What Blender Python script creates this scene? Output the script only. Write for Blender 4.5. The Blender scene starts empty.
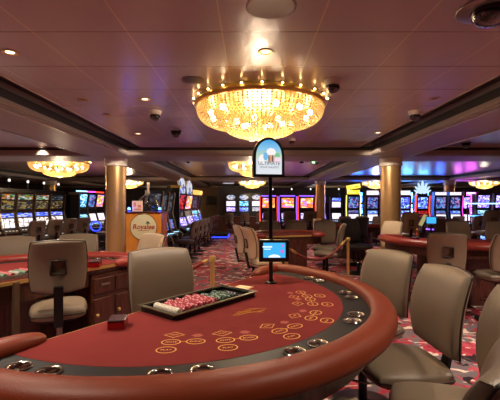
import bpy, bmesh, math, random
from mathutils import Vector, Matrix
C = bpy.context.scene.collection
PI = math.pi
EYE = 1.55; F = 375.0
R_ = random.Random(7)

# ------------------------------------------------------------ helpers
def P(px, py, z):
    d = F * (EYE - z) / (py - 203.0)
    return Vector(((px - 250.0) * d / F, d, z))
def PD(px, d, z=0.0):
    return Vector(((px - 250.0) * d / F, d, z))
def lin(c):
    return tuple((v/255/12.92 if v/255 <= 0.04045 else ((v/255+0.055)/1.055)**2.4) for v in c) + (1.0,)

MATS = {}
def mat(name, col, rough=0.5, metal=0.0, coat=0.0, spec=None, trans=0.0, var=0.0, vscale=20.0, bump=0.0, bscale=60.0, emit=None, estr=0.0):
    if name in MATS: return MATS[name]
    m = bpy.data.materials.new(name); m.use_nodes = True
    nt = m.node_tree; b = nt.nodes['Principled BSDF']
    b.inputs['Base Color'].default_value = lin(col)
    b.inputs['Roughness'].default_value = rough
    b.inputs['Metallic'].default_value = metal
    b.inputs['Coat Weight'].default_value = coat
    b.inputs['Coat Roughness'].default_value = 0.15
    if spec is not None: b.inputs['Specular IOR Level'].default_value = spec
    if trans: b.inputs['Transmission Weight'].default_value = trans
    if emit:
        b.inputs['Emission Color'].default_value = lin(emit); b.inputs['Emission Strength'].default_value = estr
    tc = nt.nodes.new('ShaderNodeTexCoord')
    if var:
        n = nt.nodes.new('ShaderNodeTexNoise'); n.inputs['Scale'].default_value = vscale; n.inputs['Detail'].default_value = 4
        nt.links.new(tc.outputs['Object'], n.inputs['Vector'])
        mx = nt.nodes.new('ShaderNodeMix'); mx.data_type = 'RGBA'
        a = lin(col)
        mx.inputs[6].default_value = tuple(max(0, v*(1-var)) for v in a[:3]) + (1,)
        mx.inputs[7].default_value = tuple(min(1, v*(1+var)) for v in a[:3]) + (1,)
        nt.links.new(n.outputs['Fac'], mx.inputs[0]); nt.links.new(mx.outputs[2], b.inputs['Base Color'])
    if bump:
        n2 = nt.nodes.new('ShaderNodeTexNoise'); n2.inputs['Scale'].default_value = bscale; n2.inputs['Detail'].default_value = 3
        nt.links.new(tc.outputs['Object'], n2.inputs['Vector'])
        bp = nt.nodes.new('ShaderNodeBump'); bp.inputs['Strength'].default_value = bump; bp.inputs['Distance'].default_value = 0.01
        nt.links.new(n2.outputs['Fac'], bp.inputs['Height']); nt.links.new(bp.outputs['Normal'], b.inputs['Normal'])
    MATS[name] = m
    return m

class MB:
    def __init__(s): s.v = []; s.f = []; s.mi = []; s.cur = 0
    def add(s, vs, fs, M=None):
        o = len(s.v)
        for p in vs:
            p = Vector(p)
            s.v.append(M @ p if M is not None else p)
        for f in fs:
            s.f.append([i + o for i in f]); s.mi.append(s.cur)
        return s
    def box(s, c, d, rz=0.0, M=None):
        x, y, z = (k/2 for k in d)
        vs = [(sx*x, sy*y, sz*z) for sx in (-1, 1) for sy in (-1, 1) for sz in (-1, 1)]
        fs = [(0,1,3,2),(4,6,7,5),(0,4,5,1),(2,3,7,6),(0,2,6,4),(1,5,7,3)]
        T = Matrix.Translation(Vector(c)) @ Matrix.Rotation(rz, 4, 'Z')
        return s.add(vs, fs, (M @ T) if M is not None else T)
    def rbox(s, c, d, r=0.02, seg=2, M=None):
        bm = bmesh.new(); bmesh.ops.create_cube(bm, size=1.0)
        bmesh.ops.scale(bm, vec=Vector(d), verts=bm.verts)
        bmesh.ops.bevel(bm, geom=list(bm.edges), offset=r, segments=seg, profile=0.5, affect='EDGES')
        T = Matrix.Translation(Vector(c)); T = (M @ T) if M is not None else T
        bm.verts.index_update()
        s.add([v.co.copy() for v in bm.verts], [[v.index for v in f.verts] for f in bm.faces], T); bm.free()
        return s
    def lathe(s, prof, c=(0,0,0), n=24, M=None, a0=0.0):
        vs = []; fs = []; m = len(prof)
        for i in range(n):
            a = a0 + 2*PI*i/n
            for r, z in prof: vs.append((r*math.cos(a), r*math.sin(a), z))
        for i in range(n):
            j = (i+1) % n
            for k in range(m-1): fs.append((i*m+k, j*m+k, j*m+k+1, i*m+k+1))
        if prof[0][0] > 1e-5: fs.append([i*m for i in range(n)][::-1])
        if prof[-1][0] > 1e-5: fs.append([i*m+m-1 for i in range(n)])
        T = Matrix.Translation(Vector(c))
        return s.add(vs, fs, (M @ T) if M is not None else T)
    def cyl(s, p0, p1, r, n=12, r2=None):
        p0 = Vector(p0); p1 = Vector(p1); r2 = r if r2 is None else r2
        q = (p1-p0).to_track_quat('Z', 'Y').to_matrix().to_4x4(); L = (p1-p0).length
        return s.lathe([(r, 0), (r2, L)], n=n, M=Matrix.Translation(p0) @ q)
    def tube(s, pts, r, n=8, closed=False, rads=None):
        pts = [Vector(p) for p in pts]; m = len(pts); vs = []; fs = []
        for i, p in enumerate(pts):
            if closed: t = pts[(i+1) % m] - pts[i-1]
            else: t = pts[min(i+1, m-1)] - pts[max(i-1, 0)]
            t.normalize(); up = Vector((0,0,1)) if abs(t.z) < 0.95 else Vector((1,0,0))
            a = t.cross(up).normalized(); b = a.cross(t)
            rr = rads[i] if rads else r
            for k in range(n):
                w = 2*PI*k/n; vs.append(p + a*(rr*math.cos(w)) + b*(rr*math.sin(w)))
        for i in range(m if closed else m-1):
            j = (i+1) % m
            for k in range(n):
                l = (k+1) % n; fs.append((i*n+k, i*n+l, j*n+l, j*n+k))
        if not closed:
            fs.append(list(range(n))[::-1]); fs.append([(m-1)*n+k for k in range(n)])
        return s.add(vs, fs)
    def sphere(s, c, r, n=12, m=8, sc=(1,1,1), M=None):
        prof = [(r*math.sin(PI*k/m), -r*math.cos(PI*k/m)) for k in range(m+1)]
        prof[0] = (0.00001, -r); prof[-1] = (0.00001, r)
        T = Matrix.Translation(Vector(c)) @ Matrix.Diagonal((*sc, 1))
        return s.lathe(prof, n=n, M=(M @ T) if M is not None else T)
    def poly(s, pts, h, M=None):     # flat outline pts (x,y) extruded 0..h in z
        n = len(pts)
        vs = [(x, y, 0) for x, y in pts] + [(x, y, h) for x, y in pts]
        fs = [list(range(n))[::-1], [n+i for i in range(n)]] + [(i, (i+1) % n, n+(i+1) % n, n+i) for i in range(n)]
        return s.add(vs, fs, M)
    def build(s, name, m, parent=None, smooth=False, angle=None):
        me = bpy.data.meshes.new(name); me.from_pydata([tuple(v) for v in s.v], [], s.f)
        for mm in (m if isinstance(m, (list, tuple)) else [m]): me.materials.append(mm)
        if len(set(s.mi)) > 1:
            for p, i in zip(me.polygons, s.mi): p.material_index = i
        bm = bmesh.new(); bm.from_mesh(me); bmesh.ops.recalc_face_normals(bm, faces=bm.faces); bm.to_mesh(me); bm.free()
        if smooth:
            for p in me.polygons: p.use_smooth = True
            if angle: me.set_sharp_from_angle(angle=math.radians(angle))
        o = bpy.data.objects.new(name, me); C.objects.link(o)
        if parent is not None: o.parent = parent
        return o

def tag(o, label, cat, group=None, kind=None):
    o['label'] = label; o['category'] = cat
    if group: o['group'] = group
    if kind: o['kind'] = kind
    return o
def thing(name, label, cat, loc=(0,0,0), rz=0.0, group=None):
    o = bpy.data.objects.new(name, None); C.objects.link(o); o.location = loc; o.rotation_euler = (0,0,rz)
    o.empty_display_size = 0.1
    return tag(o, label, cat, group)
def struct(o):
    o['kind'] = 'structure'; return o
def dup(root, loc, rz, label, group=None, scale=None):
    r = root.copy(); C.objects.link(r); r.location = loc; r.rotation_euler = (0,0,rz); r['label'] = label
    if group: r['group'] = group
    elif 'group' in r: del r['group']
    if scale: r.scale = scale
    for ch in list(root.children):
        c = ch.copy(); C.objects.link(c); c.parent = r
        for g in list(ch.children):
            d = g.copy(); C.objects.link(d); d.parent = c
    return r
_tc = {}
def text_add(mb, s, size, M, depth=0.0008, align='CENTER', shear=0.0):
    key = (s, shear)
    if key not in _tc:
        cu = bpy.data.curves.new('lettering', 'FONT'); cu.body = s; cu.size = 1.0; cu.align_x = 'CENTER'; cu.align_y = 'CENTER'
        cu.shear = shear; cu.resolution_u = 3
        o = bpy.data.objects.new('lettering', cu); C.objects.link(o)
        dg = bpy.context.evaluated_depsgraph_get(); me = bpy.data.meshes.new_from_object(o.evaluated_get(dg))
        _tc[key] = ([v.co.copy() for v in me.vertices], [list(p.vertices) for p in me.polygons])
        bpy.data.objects.remove(o); bpy.data.curves.remove(cu); bpy.data.meshes.remove(me)
    vs, fs = _tc[key]
    mb.add([v*size for v in vs], fs, M)

# ------------------------------------------------------------ materials
def nodes(name):
    m = bpy.data.materials.new(name); m.use_nodes = True; MATS[name] = m
    return m, m.node_tree, m.node_tree.nodes['Principled BSDF']
def N(nt, t, **kw):
    n = nt.nodes.new(t)
    for k, v in kw.items():
        if isinstance(v, (int, float, str, bool)) and hasattr(n, k): setattr(n, k, v)
    return n
def mth(nt, op, a, b=None, c=None):
    n = nt.nodes.new('ShaderNodeMath'); n.operation = op
    for i, v in enumerate((a, b, c)):
        if v is None: continue
        if isinstance(v, (int, float)): n.inputs[i].default_value = v
        else: nt.links.new(v, n.inputs[i])
    return n.outputs[0]

def ceiling_material():
    m, nt, b = nodes('ceiling_panels')
    tc = N(nt, 'ShaderNodeTexCoord'); sp = N(nt, 'ShaderNodeSeparateXYZ'); nt.links.new(tc.outputs['Object'], sp.inputs[0])
    px = mth(nt, 'PINGPONG', mth(nt, 'ADD', sp.outputs[0], 0.18+12.2), 0.305)
    py = mth(nt, 'PINGPONG', mth(nt, 'ADD', sp.outputs[1], -2.41+12.2*2), 0.305)
    lx = mth(nt, 'LESS_THAN', px, 0.0045); ly = mth(nt, 'LESS_THAN', py, 0.003)
    base = N(nt, 'ShaderNodeMix'); base.data_type = 'RGBA'
    base.inputs[6].default_value = lin((176, 160, 162)); base.inputs[7].default_value = lin((205, 185, 160))
    nt.links.new(lx, base.inputs[0])  # lengthwise seams coloured paler to stand for lit panel edges
    b2 = N(nt, 'ShaderNodeMix'); b2.data_type = 'RGBA'; nt.links.new(base.outputs[2], b2.inputs[6]); b2.inputs[7].default_value = lin((70, 52, 46))
    nt.links.new(ly, b2.inputs[0]); nt.links.new(b2.outputs[2], b.inputs['Base Color'])
    b.inputs['Roughness'].default_value = 0.27; b.inputs['Metallic'].default_value = 0.15
    # soft waviness of the sheet metal, so reflections break into patches
    mp = N(nt, 'ShaderNodeMapping'); mp.inputs['Scale'].default_value = (3.0, 1.2, 1); nt.links.new(tc.outputs['Object'], mp.inputs[0])
    n = N(nt, 'ShaderNodeTexNoise'); n.inputs['Scale'].default_value = 3.2; n.inputs['Detail'].default_value = 4; nt.links.new(mp.outputs[0], n.inputs['Vector'])
    bp = N(nt, 'ShaderNodeBump'); bp.inputs['Strength'].default_value = 0.5; bp.inputs['Distance'].default_value = 0.012
    nt.links.new(n.outputs['Fac'], bp.inputs['Height']); nt.links.new(bp.outputs['Normal'], b.inputs['Normal'])
    return m
def carpet_material():
    m, nt, b = nodes('patterned_carpet')
    tc = N(nt, 'ShaderNodeTexCoord')
    def layer(scale, off, stretch, lo, hi, dist=1.5):
        mp = N(nt, 'ShaderNodeMapping'); mp.inputs['Location'].default_value = (off, off*1.7, 0); mp.inputs['Scale'].default_value = (1, stretch, 1)
        mp.inputs['Rotation'].default_value = (0, 0, off)
        nt.links.new(tc.outputs['Object'], mp.inputs[0])
        n = N(nt, 'ShaderNodeTexNoise'); n.inputs['Scale'].default_value = scale; n.inputs['Detail'].default_value = 2.5
        n.inputs['Distortion'].default_value = dist; nt.links.new(mp.outputs[0], n.inputs['Vector'])
        r = N(nt, 'ShaderNodeMapRange'); r.inputs[1].default_value = lo; r.inputs[2].default_value = hi; nt.links.new(n.outputs['Fac'], r.inputs[0])
        return r.outputs[0]
    cur = None; prev = lin((112, 100, 106))
    for (col, sc, off, st, lo, hi) in [((166, 56, 72), 2.2, 3.1, 1.0, .46, .49), ((124, 104, 106), 2.6, 9.4, 1.4, .54, .57), ((190, 76, 92), 3.4, 5.2, .8, .56, .58),
                                       ((226, 204, 190), 2.9, 1.3, 1.8, .59, .605), ((50, 36, 42), 4.0, 12.3, 1, .62, .64)]:
        mx = N(nt, 'ShaderNodeMix'); mx.data_type = 'RGBA'
        if cur is None: mx.inputs[6].default_value = prev
        else: nt.links.new(cur, mx.inputs[6])
        mx.inputs[7].default_value = lin(col); nt.links.new(layer(sc, off, st, lo, hi), mx.inputs[0]); cur = mx.outputs[2]
    nt.links.new(cur, b.inputs['Base Color']); b.inputs['Roughness'].default_value = 0.95; b.inputs['Specular IOR Level'].default_value = 0.15
    n = N(nt, 'ShaderNodeTexNoise'); n.inputs['Scale'].default_value = 400; nt.links.new(tc.outputs['Object'], n.inputs['Vector'])
    bp = N(nt, 'ShaderNodeBump'); bp.inputs['Strength'].default_value = 0.3; bp.inputs['Distance'].default_value = 0.004
    nt.links.new(n.outputs['Fac'], bp.inputs['Height']); nt.links.new(bp.outputs['Normal'], b.inputs['Normal'])
    return m
def wood_material(name, c1, c2, rough=0.35, sc=(14, 14, 1.2)):
    m, nt, b = nodes(name)
    tc = N(nt, 'ShaderNodeTexCoord'); mp = N(nt, 'ShaderNodeMapping'); mp.inputs['Scale'].default_value = sc; nt.links.new(tc.outputs['Object'], mp.inputs[0])
    n = N(nt, 'ShaderNodeTexNoise'); n.inputs['Scale'].default_value = 3; n.inputs['Detail'].default_value = 6; n.inputs['Distortion'].default_value = .6
    nt.links.new(mp.outputs[0], n.inputs['Vector'])
    r = N(nt, 'ShaderNodeValToRGB'); r.color_ramp.elements[0].position = .35; r.color_ramp.elements[1].position = .68
    r.color_ramp.elements[0].color = lin(c1); r.color_ramp.elements[1].color = lin(c2)
    nt.links.new(n.outputs['Fac'], r.inputs[0]); nt.links.new(r.outputs[0], b.inputs['Base Color'])
    b.inputs['Roughness'].default_value = rough; b.inputs['Coat Weight'].default_value = .3
    return m
def brushed_gold():
    m, nt, b = nodes('brushed_gold')
    tc = N(nt, 'ShaderNodeTexCoord'); mp = N(nt, 'ShaderNodeMapping'); mp.inputs['Scale'].default_value = (30, 30, .6); nt.links.new(tc.outputs['Object'], mp.inputs[0])
    n = N(nt, 'ShaderNodeTexNoise'); n.inputs['Scale'].default_value = 4; n.inputs['Detail'].default_value = 4; nt.links.new(mp.outputs[0], n.inputs['Vector'])
    r = N(nt, 'ShaderNodeMapRange'); r.inputs[3].default_value = .28; r.inputs[4].default_value = .45; nt.links.new(n.outputs['Fac'], r.inputs[0]); nt.links.new(r.outputs[0], b.inputs['Roughness'])
    b.inputs['Base Color'].default_value = lin((210, 168, 114)); b.inputs['Metallic'].default_value = 0.6
    return m
def screen_mat(name, cols, strength=3.0, scale=5.0, seed=0.0, reels=False, stretch=(1,1,1)):
    m = bpy.data.materials.new(name); m.use_nodes = True; nt = m.node_tree; b = nt.nodes['Principled BSDF']
    tc = N(nt, 'ShaderNodeTexCoord'); oi = N(nt, 'ShaderNodeObjectInfo')
    mp = N(nt, 'ShaderNodeMapping'); nt.links.new(tc.outputs['Generated'], mp.inputs[0]); mp.inputs['Scale'].default_value = stretch
    ad = N(nt, 'ShaderNodeVectorMath'); ad.operation = 'ADD'; nt.links.new(mp.outputs[0], ad.inputs[0])
    ml = mth(nt, 'MULTIPLY', oi.outputs['Random'], 37.0); ad2 = mth(nt, 'ADD', ml, seed); nt.links.new(ad2, ad.inputs[1])
    v = N(nt, 'ShaderNodeTexVoronoi'); v.inputs['Scale'].default_value = scale; nt.links.new(ad.outputs[0], v.inputs['Vector'])
    sx = N(nt, 'ShaderNodeSeparateColor'); nt.links.new(v.outputs['Color'], sx.inputs[0])
    r = N(nt, 'ShaderNodeValToRGB'); r.color_ramp.interpolation = 'CONSTANT'
    els = r.color_ramp.elements
    while len(els) < len(cols): els.new(0.5)
    for i, c in enumerate(cols): els[i].position = i/len(cols); els[i].color = lin(c)
    nt.links.new(sx.outputs[0], r.inputs[0]); out = r.outputs[0]
    if reels:
        sp = N(nt, 'ShaderNodeSeparateXYZ'); nt.links.new(tc.outputs['Generated'], sp.inputs[0])
        g = mth(nt, 'LESS_THAN', mth(nt, 'PINGPONG', sp.outputs[0], 1/6), 0.022)
        mx = N(nt, 'ShaderNodeMix'); mx.data_type = 'RGBA'; nt.links.new(g, mx.inputs[0]); nt.links.new(out, mx.inputs[6]); mx.inputs[7].default_value = (0.005, .005, .01, 1)
        out = mx.outputs[2]
    b.inputs['Base Color'].default_value = (0.01, .01, .01, 1); b.inputs['Roughness'].default_value = .15
    nt.links.new(out, b.inputs['Emission Color']); b.inputs['Emission Strength'].default_value = strength
    MATS[name] = m
    return m

M_CEIL = ceiling_material(); M_CARPET = carpet_material(); M_GOLD = brushed_gold()
M_WOOD = wood_material('dark_mahogany', (44, 20, 12), (92, 44, 26)); M_ORANGE = wood_material('orange_veneer', (196, 122, 40), (216, 142, 54), .4, (2, 2, 1))
M_BEAM = mat('beam_taupe', (146, 134, 130), .5, .15, var=.08, vscale=3)
M_RECESS_SHADE = mat('recess_shade', (50, 42, 40), .5)
M_MOULD = mat('moulding_bronze', (172, 158, 146), .35, .3)
M_CAP = mat('column_cap_cream', (228, 216, 198), .4)
M_FELT = mat('red_felt', (116, 43, 41), .95, spec=.1, var=.12, vscale=5, bump=.25, bscale=500)
M_FELTD = mat('felt_dark_red_print', (112, 41, 40), .95, spec=.1)
M_PRINT = mat('felt_gold_print', (236, 172, 96), .9, spec=.1)
M_PRINTP = mat('felt_pale_print', (190, 110, 98), .9, spec=.1)
M_PRINTG = mat('felt_yellow_print', (196, 138, 40), .9, spec=.1)
M_TRACK = mat('black_laminate_track', (24, 23, 23), .5, spec=.3)
M_RAIL = mat('brown_leather_rail', (116, 46, 22), .46, spec=.3, var=.12, vscale=6, bump=.12, bscale=180)
M_RAILR = mat('oxblood_leather_rail', (134, 44, 34), .36, var=.1, vscale=6, bump=.1, bscale=180)
M_TAN = mat('taupe_leather', (124, 108, 90), .42, var=.06, vscale=4, bump=.15, bscale=220)
M_CREAM = mat('cream_leather', (205, 180, 150), .42, var=.05, vscale=4, bump=.1, bscale=220)
M_DBROWN = mat('dark_brown_leather', (98, 84, 74), .42, var=.08, vscale=4, bump=.15, bscale=220)
M_BLACKL = mat('black_leather', (38, 35, 36), .4, var=.1, vscale=4)
M_PIPING = mat('dark_piping', (40, 30, 26), .5)
M_BLACK = mat('black_plastic', (22, 22, 24), .35)
M_BLACKM = mat('black_metal', (30, 30, 32), .3, .6)
M_CHROME = mat('chrome', (176, 168, 156), .16, 1.0)
M_SATIN = mat('satin_steel', (160, 155, 148), .35, .9)
M_BRASS = mat('polished_brass', (222, 186, 112), .3, .6)
M_ROPE = mat('burgundy_velvet_rope', (120, 40, 30), .8, var=.2, vscale=40)
M_WHITE = mat('white_enamel', (225, 222, 216), .4)
M_GREENSIGN = mat('dark_green_sign_frame', (26, 40, 36), .35)
M_WALL = mat('wall_tan', (150, 116, 84), .6, var=.08, vscale=2)
M_WALLD = mat('wall_dark', (58, 44, 44), .5, var=.1, vscale=2)
M_BULB = mat('chandelier_bulb', (255, 236, 200), .4, emit=(255, 232, 190), estr=13)
M_LAMP = mat('downlight_lens', (255, 240, 210), .4, emit=(255, 225, 180), estr=2.2)
M_CAMB = mat('dome_black', (10, 10, 12), .06, coat=1)
M_REDACR = mat('red_acrylic', (150, 8, 16), .12, trans=.35)
M_GLASS = mat('clear_glass', (235, 240, 240), .03, trans=1.0)

# crystal: translucent glass, some of the bulb glow put in as its own emission
def crystal():
    m, nt, b = nodes('gold_crystal')
    out = nt.nodes['Material Output']
    tr = N(nt, 'ShaderNodeBsdfTranslucent'); tr.inputs[0].default_value = lin((255, 236, 190))
    mx = N(nt, 'ShaderNodeMixShader'); mx.inputs[0].default_value = .55
    b.inputs['Base Color'].default_value = lin((240, 216, 160)); b.inputs['Roughness'].default_value = .12; b.inputs['Metallic'].default_value = .2
    b.inputs['Emission Color'].default_value = lin((255, 228, 160)); b.inputs['Emission Strength'].default_value = .12
    nt.links.new(b.outputs[0], mx.inputs[1]); nt.links.new(tr.outputs[0], mx.inputs[2]); nt.links.new(mx.outputs[0], out.inputs[0])
    return m
M_CRYSTAL = crystal()
M_GOLDRING = mat('gold_ring', (235, 195, 110), .3, .45)

# screens
S = {}
S['reels'] = screen_mat('lit_reels', [(255,250,235),(250,240,230),(255,255,255),(150,90,60),(230,225,240)], 0.825, 7, 1, True)
S['pay'] = screen_mat('paytable_screen', [(120,90,50),(30,30,40),(160,150,120),(60,40,30),(200,160,70),(20,60,80)], 0.3, 7, 3)
S['green'] = screen_mat('green_top_screen', [(90,160,70),(230,120,40),(240,240,220),(20,30,40),(60,110,150)], 0.4, 6, 5)
S['belly'] = screen_mat('lit_belly_glass', [(250,245,225),(235,240,215),(255,250,240),(200,190,150)], 0.825, 5, 2)
S['blue'] = screen_mat('blue_screen', [(60,90,230),(120,160,255),(20,30,120),(90,60,200),(160,220,255)], 0.935, 6, 7)
S['bluelab'] = screen_mat('blue_label_strip', [(40,60,210),(190,200,255),(30,40,160),(80,110,255)], 0.825, 5, 17, stretch=(1,1,1))
S['purple'] = screen_mat('purple_screen', [(130,90,240),(200,170,255),(90,50,190),(230,220,255),(110,130,255)], 1.045, 8, 11)
S['orange'] = screen_mat('orange_screen', [(250,140,50),(255,190,90),(230,90,60),(170,120,240),(255,220,160),(200,120,60)], 0.935, 5, 13)
S['white'] = screen_mat('white_pink_screen', [(255,250,255),(240,200,235),(255,240,245),(220,220,255),(255,255,255)], 0.75, 8, 19)
S['teal'] = screen_mat('teal_screen', [(60,150,200),(140,210,240),(30,90,150),(200,240,250),(60,180,220)], 0.935, 6, 23)
S['dim'] = screen_mat('dim_screen', [(40,50,60),(70,80,90),(20,22,28),(110,110,120),(30,60,70),(12,12,14)], 0.385, 6, 29)
S['yellow'] = screen_mat('yellow_sign_face', [(255,214,60),(255,236,120),(250,190,30),(255,225,90)], 0.88, 4, 31)
S['oval'] = screen_mat('white_oval_sign', [(250,250,255),(225,230,245),(240,240,250),(120,150,230),(90,80,110)], 0.42, 6, 37)
S['multi'] = screen_mat('mixed_screen', [(50,60,150),(90,110,200),(170,120,170),(40,40,90),(90,150,200),(30,30,80)], 0.715, 7, 41)
S['redblue'] = screen_mat('red_lit_panel', [(190,20,30),(60,10,20),(230,60,60),(30,10,20)], 0.55, 6, 43)
def emis(name, col, s): return mat(name, tuple(int(c*.5) for c in col), .4, emit=col, estr=s*.55)
E_BLUE = emis('blue_neon', (70, 150, 255), 4); E_PURP = emis('purple_neon', (120, 70, 255), 4); E_RED = emis('red_neon', (255, 60, 40), 3.2)
E_MAG = emis('magenta_neon', (255, 60, 200), 4); E_WHITE = emis('white_signal_light', (255, 250, 240), 1.6); E_CREAM = emis('cream_neon', (255, 235, 190), 1.0)
E_PLUME = emis('white_blue_plume_glow', (190, 220, 255), 1.2); E_DBLUE = emis('deep_blue_glow', (40, 60, 255), 3)
E_ICE = emis('pale_blue_neon', (150, 210, 255), 3)
M_TRIM = mat('machine_bronze_trim', (140, 122, 100), .3, .7)
M_MBODY = mat('machine_black_body', (20, 18, 20), .3)
M_MBODYB = mat('machine_brown_body', (64, 48, 38), .35, .2)

# ------------------------------------------------------------ room shell
H = 2.65; HB = 2.50
XL, XR, YN, YF = -12.2, 13.5, -2.4, 23.5
struct(MB().box(((XL+XR)/2, (YN+YF)/2, -.05), (XR-XL, YF-YN, .1)).build('floor', M_CARPET))
Lbeams = [(-8.95, -8.15), (-3.27, -2.42), (2.42, 3.27), (8.15, 8.95)]
Tbeams = [(-.55, .55), (7.45, 8.6), (15.35, 16.6), (22.6, 23.4)]
SLOT = .28
cm = MB()
xs = [XL] + [v for b in Lbeams for v in b] + [XR]; ys = [YN] + [v for b in Tbeams for v in b] + [YF]
rm = MB(); mm = MB()
for i in range(0, len(xs), 2):
    for j in range(0, len(ys), 2):
        x0, x1, y0, y1 = xs[i], xs[i+1], ys[j], ys[j+1]
        sx0 = x0 + (SLOT if i > 0 else 0); sx1 = x1 - (SLOT if i < len(xs)-2 else 0)
        sy0 = y0 + (.12 if j > 0 else 0); sy1 = y1 - (.12 if j < len(ys)-2 else 0)
        if sy1 <= sy0: continue
        cm.box(((sx0+sx1)/2, (sy0+sy1)/2, H+.03), (sx1-sx0, sy1-sy0, .06))
        # slot round each panel field, its shade put into a dark colour
        rm.box(((x0+x1)/2, (y0+y1)/2, H+.11), (x1-x0+.02, y1-y0+.02, .04))
        for (ax, ay, bx, by) in ((sx0, sy0, sx1, sy0), (sx1, sy0, sx1, sy1), (sx1, sy1, sx0, sy1), (sx0, sy1, sx0, sy0)):
            if abs(ax-bx) + abs(ay-by) > .3: mm.tube([(ax, ay, H+.004), (bx, by, H+.004)], .014, 6)
struct(cm.build('ceiling', M_CEIL)); struct(rm.build('ceiling_recess', M_RECESS_SHADE)); struct(mm.build('trim_1', M_MOULD))
bm_ = MB(); tr = MB()
for k, (a, b) in enumerate(Lbeams):
    bm_.box(((a+b)/2, (YN+YF)/2, HB+.15), (b-a, YF-YN, .3))
for (a, b) in Tbeams:
    bm_.box(((XL+XR)/2, (a+b)/2, HB+.151), (XR-XL, b-a, .3))
struct(bm_.build('ceiling_beams', M_BEAM))
for j in range(0, len(ys), 2):           # stepped mouldings along the beam edges, bay by bay
    for i in range(0, len(xs), 2):
        x0, x1, y0, y1 = xs[i], xs[i+1], ys[j], ys[j+1]
        if i > 0: tr.box((x0+.005, (y0+y1)/2, HB+.045), (.05, y1-y0, .05)); tr.box((x0-.06, (y0+y1)/2, HB-.006), (.02, y1-y0+.12, .014))
        if i < len(xs)-2: tr.box((x1-.005, (y0+y1)/2, HB+.045), (.05, y1-y0, .05)); tr.box((x1+.06, (y0+y1)/2, HB-.006), (.02, y1-y0+.12, .014))
        if j > 0: tr.box(((x0+x1)/2, y0+.005, HB+.05), (x1-x0, .05, .09))
        if j < len(ys)-2: tr.box(((x0+x1)/2, y1-.005, HB+.05), (x1-x0, .05, .09)); tr.box(((x0+x1)/2, y1+.06, HB-.006), (x1-x0+.12, .02, .014))
struct(tr.build('trim_2', M_MOULD))
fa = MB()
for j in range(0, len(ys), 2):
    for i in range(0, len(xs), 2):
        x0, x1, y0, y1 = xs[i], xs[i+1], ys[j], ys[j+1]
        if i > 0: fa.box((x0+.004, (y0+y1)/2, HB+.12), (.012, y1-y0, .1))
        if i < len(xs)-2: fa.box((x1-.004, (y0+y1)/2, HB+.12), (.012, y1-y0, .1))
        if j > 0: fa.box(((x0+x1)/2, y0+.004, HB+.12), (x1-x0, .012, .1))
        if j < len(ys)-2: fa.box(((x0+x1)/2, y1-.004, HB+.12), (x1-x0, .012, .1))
struct(fa.build('trim_shade_strip', M_RECESS_SHADE))  # thin strips on the beam sides, recess shade put into their colour
struct(MB().box((XL-.05, (YN+YF)/2, 1.4), (.1, YF-YN, 2.9)).build('wall_left', M_WALLD))
struct(MB().box((XR+.05, (YN+YF)/2, 1.4), (.1, YF-YN, 2.9)).build('wall_right', M_WALLD))
struct(MB().box(((XL+XR)/2, YN-.05, 1.4), (XR-XL, .1, 2.9)).build('wall_front', M_WALLD))
struct(MB().box(((XL+XR)/2, YF+.05, 1.4), (XR-XL, .1, 2.9)).build('wall_back', M_WALLD))
# tan panelled stretch of the far wall beside the aisle
tw = MB(); tw.box((-2.55, YF-.06, 1.25), (1.9, .1, 2.5))
struct(tw.build('wall_panel', M_WALL))
dd = MB(); dd.box((-1.62, YF-.2, 1.25), (.14, .2, 2.5)); struct(dd.build('trim_3', M_CAP))
bb = MB()
bb.box((XL+.01, (YN+YF)/2, .06), (.03, YF-YN, .12)); struct(bb.build('baseboard_left', M_WOOD))
bb = MB(); bb.box(((XL+XR)/2, YF-.01, .06), (XR-XL, .03, .12)); struct(bb.build('baseboard_back', M_WOOD))

# columns
def column(x, y):
    root = bpy.data.objects.new('column', None); C.objects.link(root); root.location = (x, y, 0); struct(root)
    MB().lathe([(.205, .12), (.205, 2.34)], n=40).build('column_shaft', M_GOLD, root, True, 40)
    MB().lathe([(.26, 0), (.26, .1), (.215, .14)], n=40).build('column_base', M_BRASS, root, True, 40)
    MB().lathe([(.205, 2.32), (.235, 2.335), (.235, 2.37), (.225, 2.38), (.235, 2.4), (.24, 2.495)], n=40).build('column_cap', M_CAP, root, True, 35)
for x in (-2.86, 3.0):
    for y in (8.0, 16.0): column(x, y)
column(8.5, 16.0); column(-8.5, 8.0); column(8.5, 8.0); column(-8.5, 16.0)

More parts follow.
